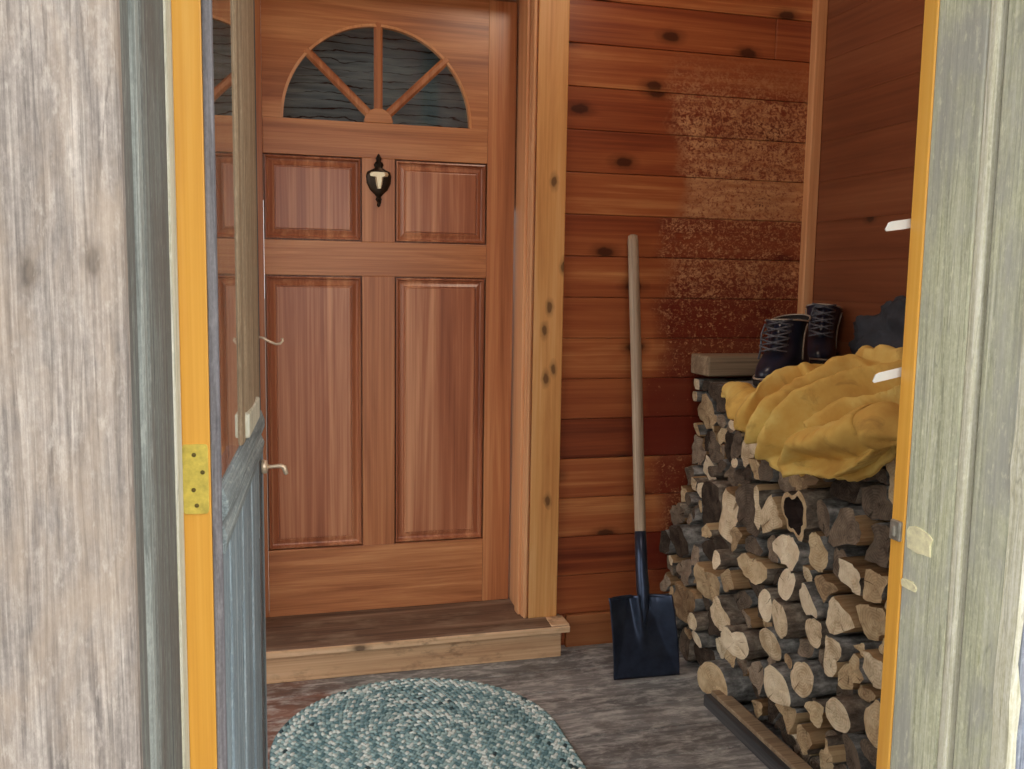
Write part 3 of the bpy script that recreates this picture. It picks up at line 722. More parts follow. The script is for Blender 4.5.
# ------------------------------------------------------------------ woodpile
# y, z, half width, half height, kind, how far it stands out, end tone, turn, character
LOGS = [
(2.712, 0.298, 0.048, 0.041, 'T', -0.02, 1, 90, 'narrow'),
(2.682, 0.196, 0.066, 0.046, 'S', -0.03, 2, 0, 'block'),
(2.508, 0.329, 0.066, 0.043, 'S', -0.05, 2, 0, 'block'),
(2.369, 0.363, 0.045, 0.05, 'T', -0.05, 2, -90, 'wedge'),
(2.398, 0.271, 0.046, 0.042, 'R', -0.06, 3, 0, 'round'),
(2.58, 0.178, 0.032, 0.022, 'R', -0.06, 3, 0, 'stick'),
(2.567, 0.122, 0.038, 0.024, 'R', -0.04, 3, 0, 'stick'),
(2.277, 0.234, 0.051, 0.04, 'R', -0.08, 3, 0, 'round'),
(2.114, 0.289, 0.035, 0.034, 'R', -0.06, 3, 0, 'round'),
(2.053, 0.383, 0.041, 0.042, 'R', -0.08, 3, 0, 'round'),
(2.16, 0.38, 0.033, 0.034, 'R', -0.05, 3, 0, 'round'),
(2.28, 0.282, 0.031, 0.034, 'T', -0.03, 1, -90, 'wedge'),
(2.357, 0.336, 0.046, 0.056, 'S', -0.0, 0, 0, 'bark'),
(2.051, 0.476, 0.035, 0.036, 'R', -0.06, 3, 0, 'round'),
(2.418, 0.429, 0.031, 0.022, 'R', -0.08, 3, 0, 'stick'),
(2.566, 0.069, 0.061, 0.032, 'R', -0.0, 0, 0, 'round'),
(2.708, 0.022, 0.056, 0.044, 'R', -0.0, 0, 0, 'round'),
(2.271, 0.451, 0.094, 0.031, 'H', -0.04, 2, 180, 'half'),
(2.299, 0.388, 0.055, 0.032, 'R', 0.02, 0, 0, 'round'),
(2.399, 0.055, 0.063, 0.048, 'R', -0.08, 2, 0, 'round'),
(2.039, 0.197, 0.041, 0.053, 'R', -0.09, 3, 0, 'round'),
(2.212, 0.157, 0.035, 0.039, 'T', -0.04, 1, 90, 'wedge'),
(2.023, 0.279, 0.025, 0.014, 'R', -0.06, 2, 0, 'stick'),
(1.95, 0.264, 0.039, 0.035, 'R', -0.07, 3, 0, 'round'),
(2.216, 0.059, 0.027, 0.028, 'T', -0.02, 2, -60, 'wedge'),
(2.036, 0.125, 0.051, 0.037, 'T', -0.05, 2, 200, 'wedge'),
(2.037, 0.665, 0.071, 0.054, 'R', -0.05, 4, 0, 'hollow'),
(1.929, 0.681, 0.037, 0.038, 'R', -0.04, 1, 0, 'round'),
(1.807, 0.681, 0.083, 0.053, 'T', -0.06, 1, -100, 'wedge'),
(2.077, 0.556, 0.076, 0.047, 'T', -0.06, 3, 90, 'wedge'),
(1.778, 0.751, 0.06, 0.039, 'S', -0.0, 0, 20, 'block'),
(1.881, 0.758, 0.058, 0.024, 'H', -0.0, 0, 0, 'half'),
(1.733, 0.671, 0.041, 0.045, 'S', -0.02, 0, 0, 'block'),
(1.689, 0.65, 0.015, 0.026, 'T', -0.02, 2, 90, 'wedge'),
(1.693, 0.829, 0.026, 0.044, 'S', -0.03, 2, 0, 'block'),
(1.956, 0.598, 0.028, 0.045, 'S', -0.04, 2, 0, 'slab'),
(1.941, 0.467, 0.049, 0.038, 'R', -0.07, 3, 0, 'round'),
(1.92, 0.402, 0.032, 0.033, 'R', -0.06, 3, 0, 'round'),
(1.827, 0.466, 0.051, 0.045, 'T', -0.07, 3, -80, 'wedge'),
(1.708, 0.499, 0.058, 0.036, 'S', -0.05, 2, 15, 'block'),
(1.662, 0.57, 0.021, 0.044, 'T', -0.05, 3, 100, 'wedge'),
(1.705, 0.584, 0.048, 0.03, 'S', -0.06, 2, 0, 'block'),
(1.797, 0.577, 0.056, 0.028, 'S', -0.06, 3, -10, 'block'),
(1.888, 0.517, 0.035, 0.039, 'T', -0.06, 2, -70, 'wedge'),
(1.989, 0.516, 0.013, 0.023, 'S', -0.04, 3, 0, 'slab'),
(1.992, 0.324, 0.033, 0.018, 'S', -0.03, 1, 20, 'block'),
(1.842, 0.361, 0.052, 0.048, 'T', -0.07, 3, 150, 'wedge'),
(1.678, 0.453, 0.02, 0.022, 'S', -0.03, 2, 0, 'block'),
(1.791, 0.351, 0.041, 0.037, 'S', -0.05, 2, 25, 'block'),
(1.688, 0.397, 0.048, 0.031, 'S', -0.06, 3, 10, 'block'),
(1.734, 0.322, 0.05, 0.015, 'H', -0.04, 2, 180, 'half'),
(1.768, 0.412, 0.033, 0.016, 'T', -0.03, 2, 90, 'wedge'),
(1.777, 0.252, 0.032, 0.034, 'R', -0.09, 3, 0, 'round'),
(1.901, 0.194, 0.033, 0.027, 'T', -0.06, 2, 200, 'wedge'),
(1.67, 0.282, 0.042, 0.041, 'R', -0.06, 2, 0, 'round'),
(1.703, 0.19, 0.038, 0.023, 'R', -0.03, 1, 0, 'round'),
(1.835, 0.124, 0.032, 0.039, 'T', -0.06, 2, -90, 'wedge'),
(1.948, 0.098, 0.028, 0.036, 'T', -0.05, 2, -80, 'wedge'),
(1.823, 0.131, 0.061, 0.034, 'R', -0.0, 0, 0, 'round'),
(2.294, 0.81, 0.062, 0.034, 'S', -0.07, 3, 0, 'square'),
(2.472, 0.826, 0.028, 0.013, 'R', -0.05, 3, 0, 'stick'),
(2.431, 0.919, 0.03, 0.021, 'R', -0.03, 1, 0, 'stick'),
(2.514, 0.941, 0.038, 0.018, 'R', -0.02, 0, 0, 'stick'),
(2.522, 0.882, 0.045, 0.027, 'R', -0.02, 0, 0, 'stick'),
(2.345, 0.886, 0.051, 0.023, 'T', -0.03, 1, 90, 'wedge'),
(2.48, 0.763, 0.025, 0.042, 'S', -0.02, 1, 0, 'slab'),
(2.575, 0.739, 0.03, 0.041, 'S', -0.0, 0, 0, 'slab'),
(2.233, 0.783, 0.024, 0.011, 'R', -0.05, 3, 0, 'stick'),
(2.257, 0.831, 0.027, 0.042, 'S', -0.02, 1, 10, 'slab'),
(2.246, 0.751, 0.032, 0.033, 'S', -0.01, 0, 0, 'slab'),
(2.456, 0.716, 0.025, 0.013, 'R', -0.04, 3, 0, 'stick'),
(2.301, 0.727, 0.053, 0.024, 'S', -0.04, 2, 10, 'block'),
(2.056, 0.747, 0.06, 0.033, 'T', -0.06, 2, -60, 'wedge'),
(2.625, 0.522, 0.048, 0.074, 'S', -0.0, 0, 0, 'slab'),
(2.449, 0.553, 0.044, 0.06, 'S', -0.04, 3, 0, 'slab'),
(2.345, 0.518, 0.035, 0.052, 'T', -0.06, 2, -90, 'wedge'),
(2.331, 0.597, 0.054, 0.066, 'S', -0.03, 0, 0, 'slab'),
(2.236, 0.636, 0.011, 0.069, 'S', -0.05, 3, 0, 'slab'),
(2.151, 0.63, 0.05, 0.043, 'T', -0.05, 3, -90, 'wedge'),
(2.576, 0.476, 0.045, 0.028, 'T', -0.05, 2, 0, 'wedge'),
(2.515, 0.423, 0.071, 0.04, 'R', -0.0, 0, 0, 'round'),
(2.453, 0.67, 0.043, 0.018, 'R', -0.0, 0, 0, 'stick'),
(2.242, 0.779, 0.051, 0.028, 'R', 0.02, 0, 0, 'round'),
(2.158, 0.809, 0.053, 0.032, 'R', 0.02, 0, 0, 'round'),
(2.267, 0.084, 0.032, 0.029, 'R', 0.03, 0, 0, 'stick'),
(2.312, 0.505, 0.073, 0.026, 'H', -0.02, 1, 0, 'half'),
(2.086, 0.011, 0.033, 0.019, 'R', 0.02, 0, 0, 'stick'),
]
XF, XEND = 1.345, 1.845
NA = 24
TH_ = [2*math.pi*k/NA for k in range(NA)]
def base_poly(kind, rnd):
    if kind == 'R':
        ph = [rnd.uniform(0, 6.28) for _ in range(3)]
        P = [((1+.045*math.sin(2*t+ph[0])+.035*math.sin(3*t+ph[1])+.02*math.sin(7*t+ph[2]))) for t in [2*math.pi*k/48 for k in range(48)]]
        return [(r*math.cos(2*math.pi*k/48), r*math.sin(2*math.pi*k/48), 'b') for k, r in enumerate(P)]
    if kind == 'H':
        p = [(math.cos(math.pi*k/14), math.sin(math.pi*k/14)-.42, 'b') for k in range(14)]
        return p+[(-1, -.42, 's'), (-.35, -.42+rnd.uniform(-.08, .05), 's'), (.3, -.42+rnd.uniform(-.05, .08), 's')]
    if kind == 'T':
        a = rnd.uniform(.62, .85)
        p = [(0, .85, 's'), (rnd.uniform(-.5, -.3), .15+rnd.uniform(-.06, .1), 's')]
        arc = [(math.sin(t)*1.0, -.62*math.cos(t)-.05, 'b') for t in [-a*1.3+2.6*a*k/8 for k in range(9)]]
        return p+arc+[(rnd.uniform(.3, .5), .15+rnd.uniform(-.06, .1), 's')]
    w = [(-1, -.9, 's'), (-.3, -1+rnd.uniform(-.06, .06), 's'), (.45, -.92, 's'), (1, -1, 'b'), (.95+rnd.uniform(0, .08), -.1, 'b'), (.93, .85, 's'), (.3, .95+rnd.uniform(-.1, .08), 's'), (-.4, .9, 's'), (-.98, 1, 's'), (-1+rnd.uniform(0, .12), .1, 's')]
    return w
def radial(poly):
    """sample a star-shaped polygon on NA rays: radius and the kind of edge hit"""
    out = []; n = len(poly)
    for t in TH_:
        c, s_ = math.cos(t+1e-4), math.sin(t+1e-4); best = None
        for k in range(n):
            ax, ay, ty = poly[k]; bx, by, _ = poly[(k+1) % n]
            ex, ey = bx-ax, by-ay
            den = c*ey-s_*ex
            if abs(den) < 1e-9: continue
            r = (ax*ey-ay*ex)/den; u = (ax*s_-ay*c)/den
            if r > 0 and -1e-6 <= u <= 1+1e-6 and (best is None or r < best[0]): best = (r, ty)
        out.append(best or (.3, 's'))
    return out
pile = []
for i, (y, z, hw, hh, kind, pr, tone, turn, note) in enumerate(LOGS):
    rnd = random.Random(100+i)
    p = base_poly(kind, rnd); a = math.radians(turn+(rnd.uniform(-8, 8) if kind != 'R' else rnd.uniform(0, 360)))
    q = [(x*math.cos(a)-w*math.sin(a), x*math.sin(a)+w*math.cos(a), t) for x, w, t in p]
    mx = max(abs(v[0]) for v in q); mz = max(abs(v[1]) for v in q)
    if kind != 'R': hw = min(hw, hh*1.45 if kind != 'H' else hh*2.4)
    q = [(-x/mx*hw, w/mz*hh, t) for x, w, t in q]          # -y is to the right as the camera sees it
    ra = radial(q)
    pile.append(dict(y=y, z=max(z, hh+.003), r=[v[0] for v in ra], t=[v[1] for v in ra], pr=pr, tone=tone, note=note, kind=kind, hold=tone == 4))
def top_of(y): return .915 if y > 2.2 else .88-.03*(2.2-y)
# settle the outlines: pull apart what overlaps, then let every log swell until it touches its neighbours
frnd = random.Random(21)
def kang(dy, dz): return int(round((math.atan2(dz, dy) % (2*math.pi))/(2*math.pi)*NA)) % NA
def inside(L, y, z):
    dy, dz = y-L['y'], z-L['z']
    return math.hypot(dy, dz)-L['r'][kang(dy, dz)]
def near(P, reach=.26): return [[B for B in P if B is not A and math.hypot(A['y']-B['y'], A['z']-B['z']) < reach] for A in P]
def separate(P, its=80):
    nb = near(P)
    for it in range(its):
        hit = False
        for A, nn in zip(P, nb):
            for B in nn:
                for k, t in enumerate(TH_):
                    py, pz = A['y']+A['r'][k]*math.cos(t), A['z']+A['r'][k]*math.sin(t)
                    dy, dz = py-B['y'], pz-B['z']; dd = math.hypot(dy, dz); kb = kang(dy, dz)
                    if dd < B['r'][kb]+.0006:
                        f = .965 if A['r'][k] > .006 else 1
                        A['r'][k] *= f if not A.get('hold') else .997; B['r'][kb] *= .965 if not B.get('hold') else .997; hit = True
        if not hit: break
def swell(P, its=14):
    nb = near(P)
    for it in range(its):
        for A, nn in zip(P, nb):
            for k, t in enumerate(TH_):
                r = A['r'][k]*1.05
                if r > A['cap'][k] or r > 1.35*.5*(A['r'][k-1]+A['r'][(k+1) % NA])+.002: continue
                c_, s_ = math.cos(t), math.sin(t)
                py, pz = A['y']+(r+.0012)*c_, A['z']+(r+.0012)*s_
                if pz < .003 or py > 2.882 or pz > TOPZ(py): continue
                if any(inside(B, py, pz) < .0012 for B in nn): continue
                A['r'][k] = r
def TOPZ(y): return .93 if y > 2.44 else .888
for A in pile:
    A['cap'] = [r*(1.42 if A['kind'] == 'R' else 1.55) for r in A['r']]; A['r'] = [r*.86 for r in A['r']]
separate(pile); swell(pile)
for q in range(9000):
    y, z = frnd.uniform(1.47, 2.85), frnd.uniform(.01, .915)
    R = min(TOPZ(y)-z, z-.002, 2.882-y, y-1.43)
    if R < .012: continue
    for Lg in pile:
        if abs(Lg['y']-y) < .2: R = min(R, inside(Lg, y, z))
        if R < .012: break
    lim = (.030 if q < 3000 else .019) if y > 1.62 else (.045 if q < 3000 else .035)
    if R >= lim:
        R = min(R, .062); kd = frnd.choice('RRSTH') if R > .022 else 'R'
        pl_ = base_poly(kd, frnd); aa = frnd.uniform(0, 6.28)
        ra = radial([(x*math.cos(aa)-w*math.sin(aa), x*math.sin(aa)+w*math.cos(aa), t) for x, w, t in pl_]); mxr = max(v[0] for v in ra)
        A = dict(y=y, z=z, r=[v[0]/mxr*R*.97 for v in ra], t=[v[1] for v in ra], pr=frnd.uniform(-.03, .02), tone=frnd.choice([0, 0, 1, 1, 2, 3]), note='round' if R > .026 else 'stick', kind=kd if R > .026 else 'R')
        A['cap'] = [r*1.7 for r in A['r']]; pile.append(A)
swell(pile, 22); separate(pile, 20)
for A in pile:
    r = A['r']; A['r'] = [max(.004, min(r[k], .62*r[k]+.19*(r[k-1]+r[(k+1) % NA])*1.06)*.975-.0012) for k in range(NA)]
ORD = ['first', 'second', 'third', 'fourth', 'fifth', 'sixth', 'seventh', 'eighth', 'ninth', 'tenth', 'eleventh', 'twelfth', 'thirteenth', 'fourteenth', 'fifteenth', 'sixteenth', 'seventeenth', 'eighteenth', 'nineteenth', 'twentieth']+['%d%s' % (n, {1: 'st', 2: 'nd', 3: 'rd'}.get(n % 10, 'th')) for n in range(21, 40)]
LAYER = ['bottom', 'second', 'third', 'fourth', 'fifth', 'sixth', 'seventh', 'eighth', 'ninth', 'tenth']
for A in pile: A['layer'] = min(9, int(A['z']/.098))
DESC = {'R': {0: 'dark grey-barked log', 1: 'grey-brown ended round log', 2: 'tan-ended round log', 3: 'pale-ended round log', 4: 'hollow round log with a dark rotten heart'},
        'H': {0: 'dark half-split log', 1: 'grey-brown half-split log', 2: 'tan half-split log', 3: 'pale half-split log'},
        'T': {0: 'dark wedge of split wood', 1: 'grey-brown wedge of split wood', 2: 'tan wedge of split wood', 3: 'pale wedge of split wood'},
        'S': {0: 'dark slab of split wood', 1: 'grey-brown slab of split wood', 2: 'tan block of split wood', 3: 'pale block of split wood'}}
for lay in range(10):
    for n_, A in enumerate(sorted([A for A in pile if A['layer'] == lay], key=lambda A: -A['y'])): A['pos'] = n_
for i, A in enumerate(pile):
    rnd = random.Random(900+i)
    A['pr'] *= .6 if A['kind'] != 'R' else .72
    if A['z'] > .70 and A['y'] < 2.43: A['pr'] = max(A['pr'], -.008)
    A['pr'] += .075*max(0, min(1, (A['z']-.40)/.25))*max(0, min(1, (A['y']-2.25)/.35))
    x0 = XF+A['pr']; ln = XEND-x0-rnd.uniform(0, .03)
    stick = A['note'] == 'stick'
    nm = 'kindling_stick' if stick else ('round_log' if A['kind'] == 'R' else 'split_log')
    ds = DESC[A['kind']][A['tone']]
    if stick: ds = ('pale-ended' if A['tone'] >= 2 else 'dark')+' thin round stick'
    if A['note'] == 'square': ds = 'bright square-ended block of split wood'
    if A['note'] == 'slab': ds = ('pale' if A['tone'] >= 2 else 'dark')+' thin upright slab of wood'
    lab = '%s, %s woodpile layer, %s out from back wall' % (ds, LAYER[A['layer']], ORD[A['pos']])
    e = tag(empty(nm, (x0, A['y'], A['z'])), lab, 'firewood', 'firewood stacked against the side wall')
    if A['layer'] >= 0:
        e['label'] = lab
    # body: rings along x with slightly changing outline
    xs = [0, .012, ln*.35, ln*.7, ln]
    ph = rnd.uniform(0, 6); skew = rnd.uniform(-.12, .12) if A['kind'] == 'R' else rnd.uniform(-.05, .05); skz = rnd.uniform(-.12, .12)
    def ring(x, sc, nz=.03):
        out = []
        for k, t in enumerate(TH_):
            r = A['r'][k]*sc*(1-nz*abs(mnoise.noise((x*9+i, math.cos(t)*2, math.sin(t)*2))))
            yy, zz = r*math.cos(t), r*math.sin(t)
            xx = x+(yy*skew*2+zz*skz*2 if x < .02 else 0)
            if A['kind'] != 'R' and x < .02: xx += .012*mnoise.noise((yy*40+i*3, zz*40, 1.7))
            out.append((xx, yy, zz))
        return out
    rg = [ring(xs[0], .965), ring(xs[1], 1.0), ring(xs[2], .99), ring(xs[3], .97), ring(xs[4], .95)]
    types = set(A['t'])
    for ty, pname, mat in (('b', 'bark', M['bark']), ('s', 'split_face', M['split'])):
        if ty not in types: continue
        m = MB(); vs = [p for r_ in rg for p in r_]; fs = []
        for l in range(4):
            for k in range(NA):
                if A['t'][k] == ty: fs.append((l*NA+k, (l+1)*NA+k, (l+1)*NA+(k+1) % NA, l*NA+(k+1) % NA))
        if ty == ('b' if 'b' in types else 's'): fs.append(tuple(4*NA+k for k in range(NA)))
        m.add(vs, fs); o = m.build(pname, mat if not (ty == 's' and A['tone'] == 0) else M['bark'], e, smooth=(ty == 'b'))
        bm = bmesh.new(); bm.from_mesh(o.data); bmesh.ops.delete(bm, geom=[v for v in bm.verts if not v.link_faces], context='VERTS'); bm.to_mesh(o.data); bm.free()
    m = MB()
    outer_ = rg[0]; cx_ = sum(p[0] for p in outer_)/NA
    hollow = A['tone'] == 4
    def inner(f, dx):
        return [((cx_+(p[0]-cx_)*f+dx+(.004*mnoise.noise((p[1]*70+i, p[2]*70, 5)) if f < .9 else 0)), p[1]*f, p[2]*f) for p in outer_]
    RR = [outer_, inner(.8, -.001), inner(.55, .001), inner(.28, .0)] if not hollow else [outer_, inner(.78, -.002)]
    m.rings(RR, cap0=False, cap1=not hollow)
    m.build('cut_end', M['end%d' % (2 if hollow else A['tone'])], e)
    if hollow:
        hm = MB().rings([inner(.78, -.002), inner(.66, .03), inner(.45, .05)], cap0=False, cap1=True); hm.build('rotten_heart', M['rot'], e)
# plank under the front of the pile
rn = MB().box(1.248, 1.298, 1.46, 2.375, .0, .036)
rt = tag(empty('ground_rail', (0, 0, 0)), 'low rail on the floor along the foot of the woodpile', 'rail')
rn.build('runner', M['rail_dark'], rt, bevel=.003)
pk = MB().box(1.266, 1.310, 1.45, 2.365, .036, .050)
tag(pk.build('top_board', M['timber'], rt, bevel=.003), 'paler top board')

# sawn timber block on top of the pile
tb = tag(MB().box(1.405, 1.66, 2.735, 2.865, .945, 1.012).build('timber_block', M['timber'], bevel=.006), 'old sawn timber block lying on the woodpile behind the boots', 'timber block')

# ------------------------------------------------------------------ boots
def boot(name, loc, rot, label, hgt=.19, lean=0.0):
    b = tag(empty(name, loc, rot), label, 'boot', 'pair of laced boots on the woodpile')
    N = 28
    def outline(front, back, hw, z, pw=2.3, sh=0.0):
        out = []
        for k in range(N):
            t = 2*math.pi*k/N; c, s_ = math.cos(t), math.sin(t)
            c2 = abs(c)**(2/pw)*math.copysign(1, c); s2 = abs(s_)**(2/pw)*math.copysign(1, s_)
            x = front*c2 if c > 0 else back*c2
            w = hw*(1-.18*max(0, -c2)) if front > .12 else hw
            out.append((x+sh, s2*w, z))
        return out
    prof = [(.190, .078, .047, .020), (.194, .080, .050, .034), (.190, .078, .049, .050), (.172, .075, .046, .066), (.140, .071, .044, .080), (.108, .068, .043, .094), (.082, .066, .043, .110), (.068, .066, .045, .132), (.064, .068, .048, .160), (.066, .071, .051, hgt)]
    up = MB(); rr = [outline(f, bk, w, z) for f, bk, w, z in prof]
    # the rim dips at the sides and rises in front and behind
    rr[-1] = [(x, y, z+.012*abs(x)/.066-.006) for x, y, z in rr[-1]]
    rim = rr[-1]
    inn = [[(x*.93, y*.92, z-.002) for x, y, z in rim], [(x*.86, y*.84, z-.05) for x, y, z in rim], [(x*.8, y*.8, z-.12) for x, y, z in rim]]
    up.rings(rr, cap0=True, cap1=False)
    up.build('upper', M['leather'], b, smooth=True, sub=1)
    li = MB().rings([rim]+inn, cap0=False, cap1=True); li.build('lining', M['lining'], b, smooth=True)
    so = MB()
    so.rings([outline(.196, .083, .050, .008), outline(.201, .086, .054, .012), outline(.201, .086, .054, .024), outline(.196, .082, .051, .027)])
    hl = [outline(.02, .080, .048, .0), outline(.02, .084, .051, .010)]; so.rings([[(max(x, -.09)-.0, y, z) for x, y, z in r_] for r_ in hl])
    so.build('sole', M['rubber'], b)
    wl = MB(); pts = outline(.197, .082, .0515, .030)
    wl.tube(pts+[pts[0]], .0030, 6, cap=False); wl.build('welt', M['welt'], b, smooth=True)
    rp = [(x*1.0, y*1.0, z) for x, y, z in rim]; MB().tube(rp+[rp[0]], .0026, 6, cap=False).build('collar_piping', M['welt'], b, smooth=True)
    # side seam, tongue and laces
    for s_ in (-1, 1):
        MB().tube([(.035, s_*.0465, .062), (.020, s_*.0445, .100), (.012, s_*.0455, .130), (.008, s_*.0525, hgt-.012)], .0022, 6).build('seam', M['welt'], b, smooth=True)
    tg = MB().grid(lambda u, v: (.112-.050*v+.004*math.sin(v*3)-.16*(u-.5)**2, (u-.5)*.050, .092+v*(hgt-.090)), 7, 9)
    tg.build('tongue', M['leather'], b, smooth=True, thick=.004)
    for q in range(5):
        f = q/4; xf = .122-.050*f; z = .094+f*(hgt-.104)
        MB().tube([(xf-.012, -.033, z), (xf+.006, -.012, z+.006), (xf+.008, .006, z+.010), (xf-.010, .033, z+.016)], .0028, 6).build('lace', M['lace'], b, smooth=True)
        MB().tube([(xf-.012, .033, z), (xf+.007, .010, z+.007), (xf+.006, -.008, z+.011), (xf-.010, -.033, z+.016)], .0028, 6).build('lace', M['lace'], b, smooth=True)
    MB().tube([(.074, -.012, hgt-.012), (.092, -.026, hgt-.004), (.096, -.034, hgt-.03), (.100, -.036, hgt-.075), (.108, -.040, hgt-.10)], .0026, 6).build('lace', M['lace'], b, smooth=True)
    return b
b1 = boot('boot', (1.545, 2.475, .964), (math.radians(3), math.radians(4), math.radians(219)), 'dark laced ankle boot standing in front, beside the timber block', .172)
b1.scale = (1.14, 1.2, 1.06)
b2 = boot('boot', (1.790, 2.700, .975), (math.radians(-3), math.radians(-3), math.radians(236)), 'dark laced ankle boot set higher up against the side wall', .185)
b2.scale = (1.1, 1.1, 1.1)

# ------------------------------------------------------------------ ochre coat flung over the front of the pile
def interp(x, T):
    T = sorted(T)
    if x <= T[0][0]: return T[0][1]
    for (a, b), (c, d) in zip(T, T[1:]):
        if x <= c: return b+(d-b)*(x-a)/(c-a)
    return T[-1][1]
HEM = [(2.40, .900), (2.36, .900), (2.30, .886), (2.18, .876), (2.14, .831), (2.07, .812), (2.0, .771), (1.93, .784), (1.77, .805), (1.70, .84), (1.64, .89), (1.56, .91)]
ZTOP = [(2.40, .908), (2.30, .912), (2.18, .960), (2.05, 1.035), (1.90, 1.055), (1.56, 1.05)]
def catmull(P, t):
    n = len(P)-1; q = min(int(t*n), n-1); f = t*n-q
    p = [P[max(0, q-1)], P[q], P[q+1], P[min(n, q+2)]]
    return tuple(.5*((2*b)+(-a+c)*f+(2*a-5*b+4*c-d)*f*f+(-a+3*b-3*c+d)*f**3) for a, b, c, d in zip(*p))
def section(y):
    h, zt = interp(y, HEM), interp(y, ZTOP)
    xf = 1.262 if y < 2.2 else 1.262+(y-2.2)*.10
    mid = max(h+.045, .5*(h+.95)+.01)
    return [(xf+.030, h), (xf+.002, h+.018), (xf+.004, mid), (xf+.060, min(zt-.004, max(.940, h+.03))), (xf+.19, zt-.010), (xf+.27, zt), (1.60, max(.905, zt-.06))]
NU, NV = 150, 120
sec = [[(lambda p: Vector((p[0], 2.40-.84*i/(NU-1), p[1])))(catmull(section(2.40-.84*i/(NU-1)), j/(NV-1))) for j in range(NV)] for i in range(NU)]
arcl = []
for row in sec:
    a = [0.0]
    for p, q in zip(row, row[1:]): a.append(a[-1]+(q-p).length)
    arcl.append(a)
def on_surface(y, z):     # arc position of height z on the section at y
    i = min(NU-1, max(0, round((2.40-y)/.84*(NU-1))))
    j = min(range(int(NV*.84)), key=lambda q: abs(sec[i][q].z-z)); return (y, arcl[i][j])
FOLDS = [([(2.36, .975), (2.29, .955), (2.22, .915), (2.18, .885)], .030, .045),
         ([(2.32, .94), (2.29, .905), (2.23, .886)], .018, .03),
         ([(2.16, 1.0), (2.13, .965), (2.14, .925), (2.17, .862)], .034, .04),
         ([(1.96, 1.02), (1.99, .975), (2.03, .925), (2.13, .838)], .036, .038),
         ([(1.72, 1.03), (1.84, .99), (1.93, .936), (2.0, .866), (2.05, .825)], .040, .04),
         ([(2.06, .82), (2.02, .79), (1.97, .780)], .026, .03),
         ([(1.62, .930), (1.75, .885), (1.87, .862), (1.94, .825)], .042, .035),
         ([(1.94, .815), (1.88, .797), (1.77, .815), (1.70, .850), (1.64, .90)], .036, .026),
         ([(1.60, 1.02), (1.72, .985), (1.84, .945), (1.92, .90)], .022, .03),
         ([(2.2, 1.0), (2.05, 1.06), (1.85, 1.07)], .02, .04)]
FS = [([on_surface(*p) for p in pts], h, w) for pts, h, w in FOLDS]
def fold(y, a):
    best = 0.0
    for pts, h, w in FS:
        bd, side, tt = 9, 1, 0
        for n_, ((y0, a0), (y1, a1)) in enumerate(zip(pts, pts[1:])):
            ey, ea = y1-y0, a1-a0; l2 = ey*ey+ea*ea+1e-12
            t = max(0, min(1, ((y-y0)*ey+(a-a0)*ea)/l2)); dy, da = y-(y0+ey*t), a-(a0+ea*t)
            d = math.hypot(dy, da)
            if d < bd: bd, side, tt = d, (1 if da > 0 else -1), (n_+t)/(len(pts)-1)
        ww = w*(.92 if side > 0 else .24)
        v = h*math.exp(-(bd/ww)**2)*(.55+.45*math.sin(math.pi*min(1, .15+tt*.8)))
        best = max(best, v)+.12*min(best, v)
    return best
vs = []
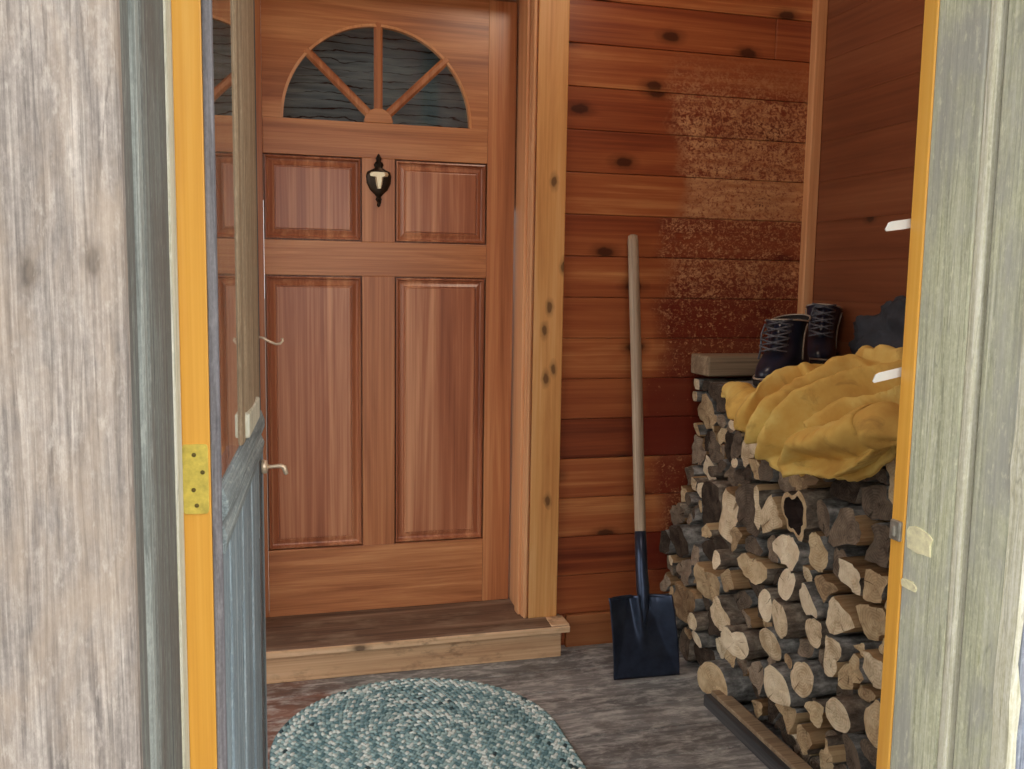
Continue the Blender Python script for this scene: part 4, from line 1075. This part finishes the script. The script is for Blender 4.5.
for i in range(NU):
    for j in range(NV):
        p = sec[i][j]
        pu = sec[min(i+1, NU-1)][j]-sec[max(i-1, 0)][j]; pv = sec[i][min(j+1, NV-1)]-sec[i][max(j-1, 0)]
        n = pu.cross(pv).normalized()
        if n.z < -.2 or (n.x > .1 and n.z < .5): n = -n
        q = (p.y, arcl[i][j])
        wr = .012*abs(mnoise.noise((q[0]*11, q[1]*11, 3.1)))+.010*abs(mnoise.noise((q[0]*24+q[1]*14, q[1]*20-q[0]*9, 8.3)))+.004*abs(mnoise.noise((q[0]*60, q[1]*50, 1.3)))
        e = min(1, i/8)
        vs.append(p+n*(2.25*fold(*q)*(.3+.7*e)*(1 if p.y < 2.2 else max(.45, 1-(p.y-2.2)*5))+1.2*wr)+Vector((0, .03*mnoise.noise((q[1]*9, 4.4, 1.2))*(1-e*.6), 0)))
m = MB(); m.add(vs, [(i*NV+j, (i+1)*NV+j, (i+1)*NV+j+1, i*NV+j+1) for i in range(NU-1) for j in range(NV-1)])
tag(m.build('coat', M['coat'], smooth=True, thick=.005), 'crumpled ochre-yellow work coat draped over the top of the woodpile', 'coat')

# dark garment bundled behind the coat
def bundle(c, sx, sy, sz, seed):
    def fn(u, v):
        t, p = u*2*math.pi, (v-.5)*math.pi
        d = Vector((math.cos(p)*math.cos(t), math.cos(p)*math.sin(t), math.sin(p)))
        r = 1+.34*mnoise.noise(d*1.9+Vector((seed, 0, 0)))+.30*abs(mnoise.noise(d*4.2+Vector((0, seed, 0))))+.16*abs(mnoise.noise(d*9))
        return (c[0]+d.x*sx*r, c[1]+d.y*sy*r, max(c[2]-sz, c[2]+d.z*sz*r))
    return MB().grid(fn, 110, 60)
tag(bundle((1.760, 2.18, 1.052), .064, .235, .148, 2.3).build('dark_jacket', M['dark_cloth'], smooth=True), 'bundled charcoal jacket on the pile between boots and door jamb', 'jacket')

# white strips poking out past the latch-side jamb
for k, (z, a, ln, lab) in enumerate([(1.337, 9, .056, 'white plastic strip poking out from the jamb above the boots'), (1.136, 12, .062, 'white plastic strip poking out from the jamb level with the coat')]):
    e = empty('white_strip', (XJ+.022, 1.078, z), (0, math.radians(-a), 0)); tag(e, lab, 'strip', 'white strips behind the jamb')
    s_ = MB().prism([(0, -.0065), (-ln+.002, -.0055), (-ln, -.003), (-ln+.006, .0055), (-ln+.012, .0068), (0, .0065)], lambda a_, b_: (a_, 0, b_), lambda a_, b_: (a_, .0022, b_))
    s_.build('blade', M['white'], e, bevel=.0006)
    MB().box(0, .014, -.0070, .0050, -.010, .010).build('tab', M['white'], e, bevel=.001)
